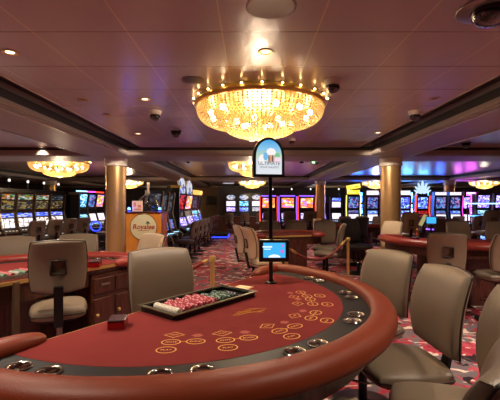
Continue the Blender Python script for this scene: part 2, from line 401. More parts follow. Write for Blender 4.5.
# ------------------------------------------------------------ chandeliers
def make_chandelier():
    t = thing('chandelier', '', 'chandelier')
    MB().lathe([(.60, -.07), (.655, -.075), (.665, -.05), (.655, -.025), (.60, -.02)], n=64).build('gold_ring', M_GOLDRING, t, True)
    MB().lathe([(.59, .02), (.59, -.05), (.05, -.05)], n=48).build('ceiling_plate', M_GOLDRING, t)
    # outer bowl of strung beads
    bm = bmesh.new(); bmesh.ops.create_icosphere(bm, subdivisions=1, radius=1.0)
    iv = [v.co.copy() for v in bm.verts]; bm.verts.index_update(); ifc = [[v.index for v in f.verts] for f in bm.faces]; bm.free()
    def beads(mb, r, z, n, size, off=0.0, sz=1.0):
        for k in range(n):
            a = 2*PI*(k+off)/n
            mb.add(iv, ifc, Matrix.Translation((r*math.cos(a), r*math.sin(a), z)) @ Matrix.Rotation(a, 4, 'Z') @ Matrix.Diagonal((size*.6, size, size*sz, 1)))
    ob = MB()
    prof = [(.635, -.095), (.632, -.122), (.626, -.149), (.616, -.176), (.600, -.202), (.578, -.226), (.548, -.247), (.512, -.263), (.474, -.274), (.434, -.282), (.40, -.287), (.37, -.29)]
    for q, (r, z) in enumerate(prof): beads(ob, r, z, 96 if q < 6 else 84, .0135, sz=.95)
    for k in range(24):
        a = 2*PI*k/24
        ob.tube([(r*math.cos(a)*1.0, r*math.sin(a)*1.0, z) for r, z in prof], .004, 4)
    ob.build('bead_bowl', M_CRYSTAL, t)
    ib = MB()
    prof2 = [(.35, -.298), (.345, -.32), (.332, -.341), (.31, -.358), (.282, -.372), (.25, -.383), (.216, -.391), (.182, -.397), (.148, -.401), (.114, -.404), (.08, -.406), (.045, -.407)]
    for q, (r, z) in enumerate(prof2): beads(ib, r, z, max(10, int(2*PI*r/.03)), .0135)
    ib.sphere((0, 0, -.42), .022, 10, 6)
    ib.build('inner_bead_basket', M_CRYSTAL, t)
    fr = MB()
    fr.cyl((0,0,-.03), (0,0,-.40), .012, 8)
    for k in range(12):
        a = 2*PI*k/12; fr.tube([(.02*math.cos(a), .02*math.sin(a), -.1), (.5*math.cos(a), .5*math.sin(a), -.12)], .005, 5)
    fr.build('inner_frame', M_GOLDRING, t)
    for k in range(18):
        a, r, z = (2*PI*(k+.5)/12, .5, -.16) if k < 12 else (2*PI*(k+.25)/6, .24, -.24)
        bl = MB(); bl.sphere((r*math.cos(a), r*math.sin(a), z), .026, 8, 6, (1, 1, 1.35)); bl.build('bulb', M_BULB, t)
    for k in range(24):
        a = 2*PI*k/24; rl = MB(); rl.sphere((.668*math.cos(a), .668*math.sin(a), -.016), .009, 6, 4); rl.build('ring_bulb', mat('ring_bulb_glow', (255, 225, 170), .4, emit=(255, 214, 140), estr=16), t)
    return t
def point(name, loc, e, col=(255, 230, 192), r=.2):
    l = bpy.data.lights.new(name, 'POINT'); l.energy = e * (.75 if 'glow' in name and 'blue' not in name else 1); l.color = lin(col)[:3]; l.shadow_soft_size = r
    o = bpy.data.objects.new(name, l); C.objects.link(o); o.location = loc; return o
ch = make_chandelier()
CH = [((.107, 4.0), 'big crystal chandelier with tiny bulbs round its gold ring, above the arched sign', 1.055),
      ((.08, 9.65), 'crystal chandelier half hidden behind the arched sign over the aisle', 1.0),
      ((.10, 17.2), 'small distant crystal chandelier beyond the second crossbeam above the aisle', 1.0),
      ((-4.95, 9.75), 'round crystal chandelier over the slot machines with lit belly panels', 1.12),
      ((-5.6, 17.4), 'distant crystal chandelier seen past the gold column and lottery cage', 1.0),
      ((5.9, 17.6), 'crystal chandelier behind the yellow slot sign beside a gold column', 1.0),
      ((11.0, 17.6), 'crystal chandelier over the slot machines with blue neon lines', 1.0)]
for k, ((x, y), lb, s) in enumerate(CH):
    if k == 0: ch.location = (x, y, H-.02); ch['label'] = lb; ch.scale = (s, s, s*.88)
    else: dup(ch, (x, y, H-.005), .3*k, lb, scale=(s, s, 1))
    point('chandelier_glow', (x, y, H-.2), 20 if k == 0 else 30, r=.12); point('chandelier_fill_glow', (x, y, H-.56), 11 if k == 0 else 22, r=.1)  # second point is extra, added below the bowl to brighten the ceiling

# ------------------------------------------------------------ ceiling fittings
def make_downlight():
    t = thing('downlight', '', 'ceiling light', group='recessed ceiling downlights')
    MB().lathe([(.040, -.001), (.054, -.001), (.057, -.004), (.054, -.007), (.042, -.006), (.036, -.003)], n=24).build('trim_ring', M_BRASS, t, True)
    MB().lathe([(.037, -.002), (.025, -.004), (.001, -.005)], n=20).build('lens', M_LAMP, t)
    return t
dl = make_downlight()
DL = [((10, 52), 55, 'lit recessed downlight on the ceiling beside the outermost panel seam, far from the hatch'),
      ((265.5, 51.5), 45, 'lit recessed downlight between the round hatch and the big chandelier'),
      ((145, 99), 30, 'small lit downlight in front of the white dome camera near the chandelier'),
      ((83, 99.5), 0, 'unlit bronze downlight near the ceiling recess'),
      ((107, 114.5), 0, 'unlit small downlight between two dome cameras and the recess'),
      ((138, 133.5), 25, 'tiny lit downlight close to the first crossbeam by the gold column'),
      ((378, 132.5), 25, 'tiny lit downlight close to the first crossbeam near the small domed camera'),
      ((434.5, 98.5), 0, 'unlit downlight near the recess beyond the white domed camera'),
      ((41, 147), 25, 'lit downlight in the side bay before the slot machines'),
      ((201, 175.5), 25, 'lit downlight over the aisle past the first crossbeam')]
lit = []
for k, ((px, py), e, lb) in enumerate(DL):
    p = P(px, py, H)
    if k == 0: dl.location = p; dl['label'] = lb; del dl['group']
    else:
        o = dup(dl, p, 0, lb)
        if e == 0:
            for c in o.children:
                if c.name.startswith('lens'): c.data = c.data.copy(); c.data.materials[0] = mat('unlit_lens', (90, 70, 55), .3, .3)
    if e: lit.append((p, e))
def spot(loc, e, ang=118, col=(255, 234, 210), tgt=None, r=.05):
    l = bpy.data.lights.new('downlight_and_fill_beam', 'SPOT'); l.energy = e; l.color = lin(col)[:3]; l.spot_size = math.radians(ang); l.spot_blend = .7; l.shadow_soft_size = r
    o = bpy.data.objects.new('downlight_and_fill_beam', l); C.objects.link(o); o.location = loc
    if tgt is not None: o.rotation_euler = (Vector(tgt)-Vector(loc)).to_track_quat('-Z', 'Y').to_euler()
    return o
for p, e in lit: spot(p - Vector((0, 0, .03)), e)
# fill downlights added behind and beside the camera and down the room
for x, y in ((-1.4, .95), (1.35, .95), (-1.9, 2.3), (-1.9, 6.2), (1.9, 6.2), (4.6, 4.2), (0.2, 12), (4.6, 8.9+3), (-4.6, 12.6), (8, 12.0), (-10, 6), (10, 6), (0, 19.5), (-6, 6.8), (6.2, 6.2)):
    if y < 7 and abs(x)/y > .7: dup(dl, (x, y, H), 0, 'added fill downlight flush with the ceiling, outside the camera view', 'added fill downlights out of view')
    spot((x, y, H-.03), 62 if y == .95 else (95 if y > 8 else 50))
dup(dl, (-4.3, 3.3, H), 0, 'lit recessed downlight in the side bay, outside the camera view'); spot((-4.3, 3.3, H-.03), 190, 158); spot((1.9, 2.3, H-.03), 24); spot((4.0, 2.7, H-.03), 240, 140)  # last two spots are added fill without a fixture
for x in (-1.9, 1.95): spot((x, 6.7, H-.03), 60, 70, tgt=((-2.86, 3.0)[x > 0], 7.9, 1.6))  # spots added to put highlights on the near columns

def make_camera(dark=False):
    t = thing('security_camera', '', 'security camera')
    MB().lathe([(.078, 0), (.078, -.02), (.068, -.035), (.066, -.05)], n=24).build('housing', M_WHITE, t, True, 50)
    MB().lathe([(.062, -.045), (.062, -.07), (.052, -.095), (.03, -.114), (.001, -.12)], n=24).build('dome', M_CAMB, t, True)
    return t
cam0 = make_camera()
CAMS = [((415, 111), 'white ceiling camera with black dome, closest to the right-hand beam'.replace('right-hand ', 'taupe '), 1),
        ((333, 80), 'white dome camera beside the edge of the big chandelier', 1),
        ((155, 111), 'white dome camera on the ceiling above the gold column with lottery stand', 1),
        ((292, 139), 'small white dome camera just above the arched sign', .8),
        ((188, 159), 'small white dome camera past the first crossbeam over the aisle', .9),
        ((402, 151), 'small white dome camera in the bay with the blue ceiling glow', .9)]
for k, ((px, py), lb, s) in enumerate(CAMS):
    p = P(px, py, H)
    if k == 0: cam0.location = p; cam0['label'] = lb
    else: dup(cam0, p, 0, lb, scale=(s, s, s))
def black_camera(px, py, lb):
    t = thing('security_camera', lb, 'security camera', P(px, py, H))
    MB().lathe([(.085, 0), (.085, -.02), (.07, -.03)], n=24).build('mount_ring', M_BLACKM, t, True, 40)
    MB().lathe([(.07, -.03), (.065, -.06), (.04, -.085), (.001, -.095)], n=24).build('dome', M_CAMB, t, True)
black_camera(176, 131.5, 'black half-dome camera at the near side of the first crossbeam')
black_camera(301.5, 160, 'black dome camera hanging beside the green exit sign')
black_camera(466, 143, 'black dome camera in the side bay behind the long beam')
black_camera(72, 158, 'black dome camera in front of the round chandelier over the slots')
# big flush dome at the top corner
p = P(491, 8, H)
t = thing('dome_camera', 'large flush camera with wide chrome ring and black glass dome in the ceiling corner', 'security camera', p)
MB().lathe([(.105, 0), (.175, 0), (.18, -.006), (.17, -.012), (.105, -.016)], n=40).build('ring', mat('grey_ring', (130, 118, 112), .3, .6), t, True)
MB().lathe([(.105, -.005), (.1, -.05), (.07, -.085), (.03, -.1), (.001, -.103)], n=32).build('dome', M_CAMB, t, True)
# round hatch
p = P(271, 6.5, H)
t = thing('round_ceiling_hatch', 'round flush ceiling hatch with pale rim, between two panel seams', 'ceiling hatch', p)
MB().lathe([(.124, 0), (.139, 0), (.141, -.004), (.137, -.007), (.124, -.005)], n=48).build('rim', mat('hatch_rim', (150, 135, 125), .5, spec=.2), t, True)
MB().lathe([(.1238, -.0005), (.1238, -.003), (.001, -.003)], n=48).build('cover', mat('hatch_cover', (74, 70, 74), .85, spec=.05), t)
# perforated loudspeaker
p = P(193, 80, H)
t = thing('ceiling_speaker', 'round perforated loudspeaker grille beside the big chandelier', 'speaker', p)
MB().lathe([(.10, 0), (.10, -.004), (.001, -.005)], n=32).build('grille', mat('speaker_grille', (104, 84, 78), .4, .3), t)
hb = MB()
for i in range(-6, 7):
    for j in range(-6, 7):
        x = (i + .5*(j % 2))*.0145; y = j*.0128
        if x*x+y*y < .0081: hb.lathe([(.0035, -.0052), (.0034, -.0056)], (x, y, 0), 6)
hb.build('perforation', M_BLACK, t)
# exit sign
p = PD(314, 9.1, 2.56)
t = thing('exit_sign', 'small green and white exit sign hanging from the ceiling past the crossbeam', 'sign', p, .5)
MB().box((0, 0, 0), (.24, .03, .13)).build('sign_box', mat('exit_green_box', (60, 120, 70), .4), t)
MB().cyl((0, 0, .065), (0, 0, .09), .006).build('hanger', M_WHITE, t)
e = MB(); e.box((-.03, -.017, 0), (.09, .004, .1)); e.box((.075, -.017, .02), (.03, .004, .05)); e.build('lit_pictogram', emis('exit_white_glow', (200, 255, 190), 2.2), t)
# flat square lamps far down the aisle
def flat_lamp(px, py, lb):
    t = thing('square_ceiling_lamp', lb, 'ceiling light', P(px, py, H))
    MB().box((0, 0, -.01), (.62, .62, .02)).build('frame', M_WHITE, t)
    MB().box((0, 0, -.022), (.54, .54, .006)).build('diffuser', emis('lamp_diffuser', (225, 225, 240), .9), t)
flat_lamp(228.5, 183.0-.0, 'flat pale ceiling lamp far down the aisle before the oval-topped machines')
flat_lamp(311, 184.5, 'flat pale ceiling lamp far down the aisle near the neon-edged machines')
# sign in the ceiling far away
# ------------------------------------------------------------ chairs
def rr(u, v, W, Hh, k=.42):       # square -> rounded shape
    return W*u*math.sqrt(1-k*v*v*.5), Hh*v*math.sqrt(1-k*u*u*.5)
def cushion(W, D, T, k=.5, n=14, crown=.35, M=None, edge=.3):
    mb = MB(); vs = []; fs = []
    for s in (1, -1):
        for j in range(n+1):
            for i in range(n+1):
                u = math.sin((-1+2*i/n)*PI/2*.98)/math.sin(PI/2*.98); v = math.sin((-1+2*j/n)*PI/2*.98)/math.sin(PI/2*.98)
                x, y = rr(u, v, W, D, k)
                e = (1-abs(u)**5)*(1-abs(v)**5)
                z = s*T*(edge + (1-edge)*e**.45) * (1 + (crown*.35*(1-u*u)*(1-v*v) if s > 0 else 0))
                vs.append((x, y, z))
    o = (n+1)**2
    for j in range(n):
        for i in range(n):
            a = j*(n+1)+i; fs.append((a, a+1, a+n+2, a+n+1)); a += o; fs.append((a, a+n+1, a+n+2, a+1))
    rim = [i for i in range(n+1)] + [j*(n+1)+n for j in range(1, n+1)] + [n*(n+1)+i for i in range(n-1, -1, -1)] + [j*(n+1) for j in range(n-1, 0, -1)]
    for a, b in zip(rim, rim[1:]+rim[:1]): fs.append((a, a+o, b+o, b))
    return mb.add(vs, fs, M)
def backrest_meshes(W, Hh, T=.042, hole=True, curve=.05):
    """front skin, back skin with a square recess, rim piping; local: faces -Y, centre at origin"""
    g = [-1, -.97, -.9, -.78, -.62, -.46, -.31, -.265, -.25, -.14, 0, .14, .25, .265, .31, .46, .62, .78, .9, .97, 1]
    n = len(g)-1
    def pt(u, v, s):
        x, z = rr(u, v, W, Hh, .36)
        bend = -curve*(x/W)**2 + .03*(v*v)
        e = ((1-abs(u)**6)*(1-abs(v)**6))**.5
        y = bend + s*T*(.45+.55*e)
        if s < 0: y -= .018*(1-u*u)*(1-v*v)
        return [x, y, z]
    fr = MB(); bk = MB()
    vf = [pt(u, v, -1) for v in g for u in g]; ff = []
    vb = []; fb = []; rec = []; frc = []
    for v in g:
        for u in g:
            q = pt(u, v*1.0, 1); inside = abs(u*W/Hh) < .9 and abs(u) <= .255 and abs(v - .05) <= .29
            if hole and abs(u) < .26 and -.255 <= v <= .255: q[1] -= .045
            vb.append(q)
    for j in range(n):
        for i in range(n):
            a = j*(n+1)+i; ff.append((a, a+1, a+n+2, a+n+1))
            fb.append((a, a+n+1, a+n+2, a+1))
    rim = [i for i in range(n+1)] + [j*(n+1)+n for j in range(1, n+1)] + [n*(n+1)+i for i in range(n-1, -1, -1)] + [j*(n+1) for j in range(n-1, 0, -1)]
    # join front+back into one closed pad
    o = len(vf); fs = ff + [tuple(i+o for i in f) for f in fb] + [(a, a+o, b+o, b) for a, b in zip(rim, rim[1:]+rim[:1])]
    pad = MB().add(vf+vb, fs)
    pp = MB(); pts = []
    for a in rim:
        v = Vector(vb[a]); pts.append((v.x*1.004, v.y-.004, v.z*1.004))
    pp.tube(pts, .0055, 6, closed=True)
    fm = None
    if hole:
        fm = MB(); w = .262*W; h = .262*Hh; y = T+.012
        hw = .25*W
        for (ax, az, bx, bz) in ((-w, -h, w, -h), (w, -h, w, h), (w, h, -w, h), (-w, h, -w, -h)):
            fm.tube([(ax, y, az), (bx, y, bz)], .007, 6)
    return pad, pp, fm
def make_chair(name, label, leather, cat='chair', hole=True, W=.235, Hb=.25, seat=.66, stem=M_BLACKM, base='disc', zb=.93, post=M_BLACKM):
    """faces -Y; origin on the floor under the seat centre"""
    t = thing(name, label, cat)
    cushion(W+.01, .235, .055, .5, M=Matrix.Translation((0, 0, seat-.055))).build('seat', leather, t, True)
    sp = MB(); pts = []
    for k in range(40):
        a = 2*PI*k/40; u = math.cos(a); v = math.sin(a); q = max(abs(u), abs(v)); x, y = rr(u/q, v/q, W+.01, .235, .5); pts.append((x*1.005, y*1.005, seat-.058))
    sp.tube(pts, .005, 5, closed=True); sp.build('seat_piping', M_PIPING, t, True)
    pad, pp, fm = backrest_meshes(W, Hb, hole=hole)
    M = Matrix.Translation((0, .265, zb)) @ Matrix.Rotation(math.radians(-9), 4, 'X')
    for mb in (pad, pp, fm):
        if mb: mb.v = [M @ Vector(v) for v in mb.v]
    b = pad.build('backrest', leather, t, True, 60); pp.build('piping', M_PIPING, b, True)
    if fm: fm.build('grip_frame', M_PIPING, b, True)
    po = MB()
    for a, c in (((0, .1, seat-.12), (0, .27, seat-.11)), ((0, .27, seat-.12), (0, .325, zb-.15))):
        a = Vector(a); c = Vector(c); d = (c-a); q = d.to_track_quat('Z', 'X').to_matrix().to_4x4()
        po.add([(sx*(.012 if abs(d.z) > .1 else .012), sy*.032, L) for sx in (-1,1) for sy in (-1,1) for L in (-.01, d.length)],
               [(0,1,3,2),(4,6,7,5),(0,4,5,1),(2,3,7,6),(0,2,6,4),(1,5,7,3)], Matrix.Translation(a) @ q)
    po.build('back_post', post, t)
    MB().box((0, 0, seat-.125), (.26, .26, .02)).build('seat_plate', M_BLACK, t)
    MB().lathe([(.034, .05), (.034, seat*.55), (.024, seat*.56), (.024, seat-.12)], n=16).build('column', stem, t, True, 40)
    if base == 'disc':
        MB().lathe([(.25, 0), (.25, .012), (.2, .025), (.05, .05), (.034, .06)], n=32).build('base', M_BLACKM, t, True, 40)
    else:
        for k in range(5):
            a = 2*PI*k/5
            MB().tube([(.02*math.cos(a), .02*math.sin(a), .09), (.27*math.cos(a), .27*math.sin(a), .045)], .02, 8, rads=[.024, .014]).build('leg', M_BLACKM, t, True)
            g = MB(); g.sphere((.27*math.cos(a), .27*math.sin(a), .026), .026, 10, 6); g.build('caster', M_BLACK, t, True)
    fr = MB(); fr.tube([(.17*math.cos(2*PI*k/24), .17*math.sin(2*PI*k/24), .26) for k in range(24)], .009, 6, closed=True)
    for k in range(3):
        a = 2*PI*k/3; fr.tube([(.03*math.cos(a), .03*math.sin(a), .26), (.17*math.cos(a), .17*math.sin(a), .26)], .007, 5)
    fr.build('foot_ring', M_CHROME, t, True)
    return t
PROTO = {}
def chair(kind, x, y, face, label, group=None, scale=None):
    """(x, y) is where the backrest stands; face = direction the sitter looks (radians)"""
    fx, fy = math.cos(face), math.sin(face)
    loc = (x + fx*.29, y + fy*.29, 0); rz = face + PI/2
    if kind not in PROTO:
        args = dict(tan=('casino_chair', M_TAN), cream=('casino_chair', M_CREAM), dealer=('dealer_chair', M_TAN), slot=('slot_stool', M_DBROWN), black=('casino_chair', M_BLACKL))[kind]
        kw = {}
        if kind == 'dealer': kw = dict(stem=M_SATIN, base='star', seat=.74, zb=1.075, W=.20, Hb=.205, post=M_BLACKM)
        if kind == 'slot': kw = dict(seat=.6, zb=.85, W=.22, Hb=.24)
        if kind == 'black': kw = dict(hole=False, seat=.62, zb=.9)
        o = make_chair(args[0], label, args[1], 'stool' if kind == 'slot' else 'chair', **kw); PROTO[kind] = o
        o.location = loc; o.rotation_euler = (0, 0, rz)
        if group: o['group'] = group
        if scale: o.scale = scale
        return o
    return dup(PROTO[kind], loc, rz, label, group, scale)

# ------------------------------------------------------------ gaming table
FELT_Z = .95
def table_outline(R, n0=0.0, seg=64):
    """half disc: along +X (player side), cut at x = n0"""
    a1 = math.acos(n0/R) if abs(n0) < R else PI/2
    return [(R*math.cos(-a1 + 2*a1*k/seg), R*math.sin(-a1 + 2*a1*k/seg)) for k in range(seg+1)]
def rail_path(R, end, corner=.12):
    pts = [(0.03, -end), (0.03, -(end+.08)), (0.03, -(R-.10))]
    a0 = math.asin(min(.99, .12/R))
    cx, cy = .03+corner*.62, -(R-corner*.75)
    for k in range(1, 6):
        w = -PI + (PI*.5)*k/6 + 0
        pts.append((cx + corner*.62*math.cos(w), cy + corner*.55*math.sin(w)))
    st = math.atan2(-math.sqrt(max(0, R*R-.0225)), .15)
    n = 72
    for k in range(n+1): 
        a = st + (-2*st)*k/n; pts.append((R*math.cos(a), R*math.sin(a)))
    out = pts[:]
    left = [(x, -y) for x, y in pts[:8]][::-1]
    return out + left
def rail_mesh(R, end, rw=.07, rh=.052, z=.955):
    pts = rail_path(R, end)
    # resample & smooth
    for _ in range(2):
        q = [pts[0]]
        for a, b in zip(pts, pts[1:]):
            q += [(.75*a[0]+.25*b[0], .75*a[1]+.25*b[1]), (.25*a[0]+.75*b[0], .25*a[1]+.75*b[1])]
        pts = q + [pts[-1]]
    L = [0]
    for a, b in zip(pts, pts[1:]): L.append(L[-1] + math.hypot(b[0]-a[0], b[1]-a[1]))
    tot = L[-1]; vs = []; fs = []; n = 16; m = len(pts)
    for i, p in enumerate(pts):
        a = pts[max(i-1, 0)]; b = pts[min(i+1, m-1)]; t = Vector((b[0]-a[0], b[1]-a[1], 0)).normalized(); nrm = Vector((t.y, -t.x, 0))
        e = min(L[i], tot-L[i]); s = .25 + .75*math.sqrt(max(0, 1-(1-min(1, e/.16))**2)) if e < .16 else 1.0
        for k in range(n):
            w = 2*PI*k/n; c = math.cos(w); d = math.sin(w)
            x = rw*s*math.copysign(abs(c)**.8, c); zz = rh*s*math.copysign(abs(d)**.85, d)
            vs.append((p[0]+nrm.x*x, p[1]+nrm.y*x, z+zz - (.012*c if c > 0 else 0)))
    for i in range(m-1):
        for k in range(n):
            l = (k+1) % n; fs.append((i*n+k, i*n+l, (i+1)*n+l, (i+1)*n+k))
    fs.append(list(range(n))[::-1]); fs.append([(m-1)*n+k for k in range(n)])
    return MB().add(vs, fs)
def gaming_table(label, c, ang, s=1.0, rail=M_RAILR, end=.86, ped=0.0):
    t = thing('gaming_table', label, 'table', (c[0], c[1], 0), ang)
    R = 1.235*s
    MB().poly(table_outline(R+.01, .045), .045, Matrix.Translation((0, 0, FELT_Z-.05))).build('table_board', M_WOOD, t)
    MB().poly(table_outline(1.02*s, .05), .004, Matrix.Translation((0, 0, FELT_Z))).build('felt', M_FELT, t)
    # black laminate track between felt and rail
    o1 = table_outline(1.02*s+.001, .05); o2 = table_outline(1.19*s, .05)
    mb = MB(); n = len(o1)
    vs = [(x, y, FELT_Z-.004) for x, y in o1] + [(x, y, FELT_Z-.004) for x, y in o2] + [(x, y, FELT_Z+.003) for x, y in o1] + [(x, y, FELT_Z+.003) for x, y in o2]
    fs = []
    for i in range(n-1):
        fs += [(i, i+1, n+i+1, n+i), (2*n+i, 3*n+i, 3*n+i+1, 2*n+i+1), (i, 2*n+i, 2*n+i+1, i+1), (n+i, n+i+1, 3*n+i+1, 3*n+i)]
    fs += [(0, n, 3*n, 2*n), (n-1, 3*n-1, 4*n-1, 2*n-1)]
    mb.add(vs, fs); mb.build('drink_track', M_TRACK, t)
    rail_mesh(R, end*s).build('padded_rail', rail, t, True)
    ed = MB(); ed.box((.04, 0, FELT_Z-.015), (.014, 2.0*s, .028)); ed.build('edge_strip', M_BRASS, t)
    # body: wood apron and cabinet
    ap = MB(); ap.poly(table_outline((1.17)*s, .06), .13, Matrix.Translation((0, 0, FELT_Z-.18))); ap.build('apron', M_WOOD, t)
    cb = MB(); o = [(x*.60 + ped, y*.60) for x, y in table_outline(1.1*s, .11)]; cb.poly(o, .77, Matrix.Translation((0, 0, .0))); cb.build('pedestal', M_WOOD, t)
    return t
def chip_cup(t, x, y):
    mb = MB(); mb.lathe([(.034, -.043), (.0355, .002), (.045, .004), (.047, .007), (.045, .0095), (.040, .009), (.0345, .004), (.032, -.039), (.001, -.04)], (x, y, FELT_Z+.001), 24)
    return mb.build('cup_holder', M_CHROME, t, True, 50)

ANG = math.radians(-33); CM = Vector((-.46, 2.385, 0)); ROT = Matrix.Rotation(-ANG, 4, 'Z')
def tl(p): return ROT @ (Vector(p) - CM)       # world -> table local
main = gaming_table('large red felt card table with brown leather rail and drink cups, nearest to the camera', CM, ANG, 1.0, M_RAIL)
main['label'] = 'large red felt card table with brown padded rail, betting spots and steel cup holders'
cl = [(29,364),(58,368),(161.6,371.5),(202,369),(295,353.6),(320.5,346),(358,323),(362,316),(352,298.5),(345,293.5),(303,279.7),(312,282.5)]
for px, py in cl:
    q = tl(P(px, py, FELT_Z)); a = math.atan2(q.y, q.x); chip_cup(main, 1.095*math.cos(a), 1.095*math.sin(a))
for a in (-65, -57): pass
def cut_wells(root, names, centres, r=.0365):
    cu = MB()
    for x, y in centres: cu.lathe([(r, -.044), (r, .03)], (x, y, FELT_Z), 24)
    co = cu.build('well', M_BLACK, root)
    for ch_ in [c for c in root.children if c.name.split('.')[0] in names]:
        md = ch_.modifiers.new('wells', 'BOOLEAN'); md.operation = 'DIFFERENCE'; md.object = co; md.solver = 'EXACT'
        bpy.context.view_layer.update(); dg = bpy.context.evaluated_depsgraph_get()
        me = bpy.data.meshes.new_from_object(ch_.evaluated_get(dg)); ch_.modifiers.clear(); ch_.data = me
    bpy.data.objects.remove(co)
wc = []
for px, py in cl:
    q = tl(P(px, py, FELT_Z)); a = math.atan2(q.y, q.x); wc.append((1.095*math.cos(a), 1.095*math.sin(a)))
cut_wells(main, ('table_board', 'drink_track'), wc)
# printed betting layout
FZ = FELT_Z+.0042
lay = MB()
def ring(M, rx, ry, w=.0045, n=28, pts=None):
    if pts is None: pts = [(rx*math.cos(2*PI*k/n), ry*math.sin(2*PI*k/n)) for k in range(n)]
    m = len(pts); cx = sum(p[0] for p in pts)/m; cy = sum(p[1] for p in pts)/m; vs = []
    for x, y in pts:
        d = math.hypot(x-cx, y-cy); s = (d-w)/d; vs += [(x, y, 0), (cx+(x-cx)*s, cy+(y-cy)*s, 0)]
    lay.add(vs, [(2*i, 2*((i+1) % m), 2*((i+1) % m)+1, 2*i+1) for i in range(m)], M)
dark = MB(); pale = MB()
SP = [((171,343),-88),((225.5,341),-76),((279.6,331.7),-52),((311,318.7),-26),((312.7,304.5),-4),((307,296.7),12)]
for (px, py), deg in SP:
    lay = MB(); pale = MB(); dark = MB()
    q = tl(P(px, py, FELT_Z)); d = math.radians(deg) - ANG       # outward direction, local
    # local frame of the spot: +y points outward, text is read from the seat
    M = Matrix.Translation((q.x, q.y, FZ)) @ Matrix.Rotation(d + PI/2, 4, 'Z')    # frame: -y outward, +x lateral
    def at(x, y): return M @ Matrix.Translation((x, y, 0))
    def filled(MM, rx, ry, n=28): dark.add([(0, 0, -.0002)] + [(rx*math.cos(2*PI*k/n), ry*math.sin(2*PI*k/n), -.0002) for k in range(n)], [(0, 1+k, 1+(k+1) % n) for k in range(n)], MM)
    ring(at(0, 0), .042, .032); filled(at(0, 0), .041, .031); text_add(lay, 'ANTE', .020, at(0, 0))
    ring(at(.105, .005), .042, .032); filled(at(.105, .005), .042, .032); text_add(lay, 'BLIND', .019, at(.105, .005))
    ring(at(-.005, -.085), .042, .034); filled(at(-.005, -.085), .042, .034); text_add(lay, 'PLAY', .020, at(-.005, -.085))
    ring(at(.0, .088), 0, 0, pts=[(-.048, 0), (0, -.036), (.048, 0), (0, .036)]); text_add(lay, 'TRIPS', .016, at(0, .088))
    lay.add([(.042, .001, 0), (.063, .004, 0), (.063, .007, 0), (.042, .004, 0)], [(0, 1, 2, 3)], M)
    for k in range(5): pale.add([(-.03, -.004, 0), (.03, -.004, 0), (.022, .004, 0), (-.022, .004, 0)], [(0, 1, 2, 3)], at(.105, .078 + .008*(k-2)) @ Matrix.Diagonal((1-.25*abs(k-2), .55, 1, 1)))
    lay.build('betting_spot_print', M_PRINT, main); pale.build('pale_emblem_print', M_PRINTP, main); dark.build('betting_spot_fill', M_FELTD, main)
# five community card boxes and two card boxes by the tray
for (px, py), w, h in [((196, 329), .07, .1), ((219, 322), .07, .1), ((213, 334), .0, .0), ((240, 318), .0, .0)][:2] + [((206, 316), .08, .09), ((228, 311.5), .08, .1), ((243, 307), .08, .1), ((232, 330), .06, .05), ((252, 322), .07, .05)]:
    q = tl(P(px, py, FELT_Z)); M = Matrix.Translation((q.x, q.y, FZ)) @ Matrix.Rotation(math.radians(2), 4, 'Z')
    dark = MB(); dark.add([(-h/2, -w/2, 0), (h/2, -w/2, 0), (h/2, w/2, 0), (-h/2, w/2, 0)], [(0, 1, 2, 3)], M); dark.build('card_box_print', M_FELTD, main)
# gold swash logo
g = MB(); rnd = random.Random(3)
for k in range(9):
    y0 = 314.5 - .7*k*.8; x0 = 231 + 1.4*k; x1 = 262 + rnd.uniform(-6, 8)
    pts = [tl(P(x0+(x1-x0)*s/8, y0+1.2*math.sin(s*.8+k)*.6 - 3.2*s/8 + 1.5, FELT_Z)) for s in range(9)]
    for a, b in zip(pts, pts[1:]):
        d = (b-a).normalized(); nn = Vector((-d.y, d.x, 0))*.0016
        g.add([a-nn, b-nn, b+nn, a+nn], [(0, 1, 2, 3)], Matrix.Translation((0, 0, .0046)))
g.build('gold_logo_print', M_PRINTG, main)
# payout placard
q = P(232, 289.8, FELT_Z); t = thing('payout_card', 'small printed yellow payout card lying on the red felt behind the chip tray', 'card', (q.x, q.y, FELT_Z+.0045), ANG)
pc = P(236, 289.5, FELT_Z); t.location = (pc.x+.02, pc.y, FELT_Z+.0045)
MB().box((0, 0, .001), (.12, .20, .002)).build('card_sheet', mat('card_tan', (196, 150, 92), .5), t)
pr = MB()
for k in range(4): pr.box((0, -.075+.05*k, .0025), (.09, .03, .001))
pr.build('card_print', mat('card_print_cream', (235, 215, 170), .5), t)

# chip tray and chips
TC = Vector((-.285, 2.235, 0)); TA = math.atan2(.774, .632)   # long direction
tray = thing('chip_tray', 'black open chip tray with gold rim set on the red felt', 'chip tray', (TC.x, TC.y, FELT_Z+.0045), TA)
tb = MB(); LW, LD = .315, .135
tb.box((0, 0, .003), (2*LW, 2*LD, .006)); tb.build('tray_floor', M_BLACK, tray)
ti = MB()
for k in range(14): ti.cyl((-LW+.025+.0447*k - .0, -LD+.015, .008), (-LW+.025+.0447*k, LD-.015, .008), .0035, 6)
ti.build('tube_divider', M_BLACKM, tray)
tw_ = MB()
for (cx, cy, dx, dy) in ((0, -LD, 2*LW, .02), (0, LD, 2*LW, .02), (-LW, 0, .02, 2*LD), (LW, 0, .02, 2*LD)): tw_.box((cx, cy, .014), (dx+.01, dy, .028))
tw_.build('tray_wall', M_BLACKM, tray)
tg = MB()
for (cx, cy, dx, dy) in ((0, -LD-.012, 2*LW+.05, .022), (0, LD+.012, 2*LW+.05, .022), (-LW-.012, 0, .022, 2*LD+.02), (LW+.012, 0, .022, 2*LD+.02)): tg.box((cx, cy, .03), (dx, dy, .005))
tg.build('tray_rim', mat('aged_gold_rim', (84, 74, 50), .4, .4), tray)
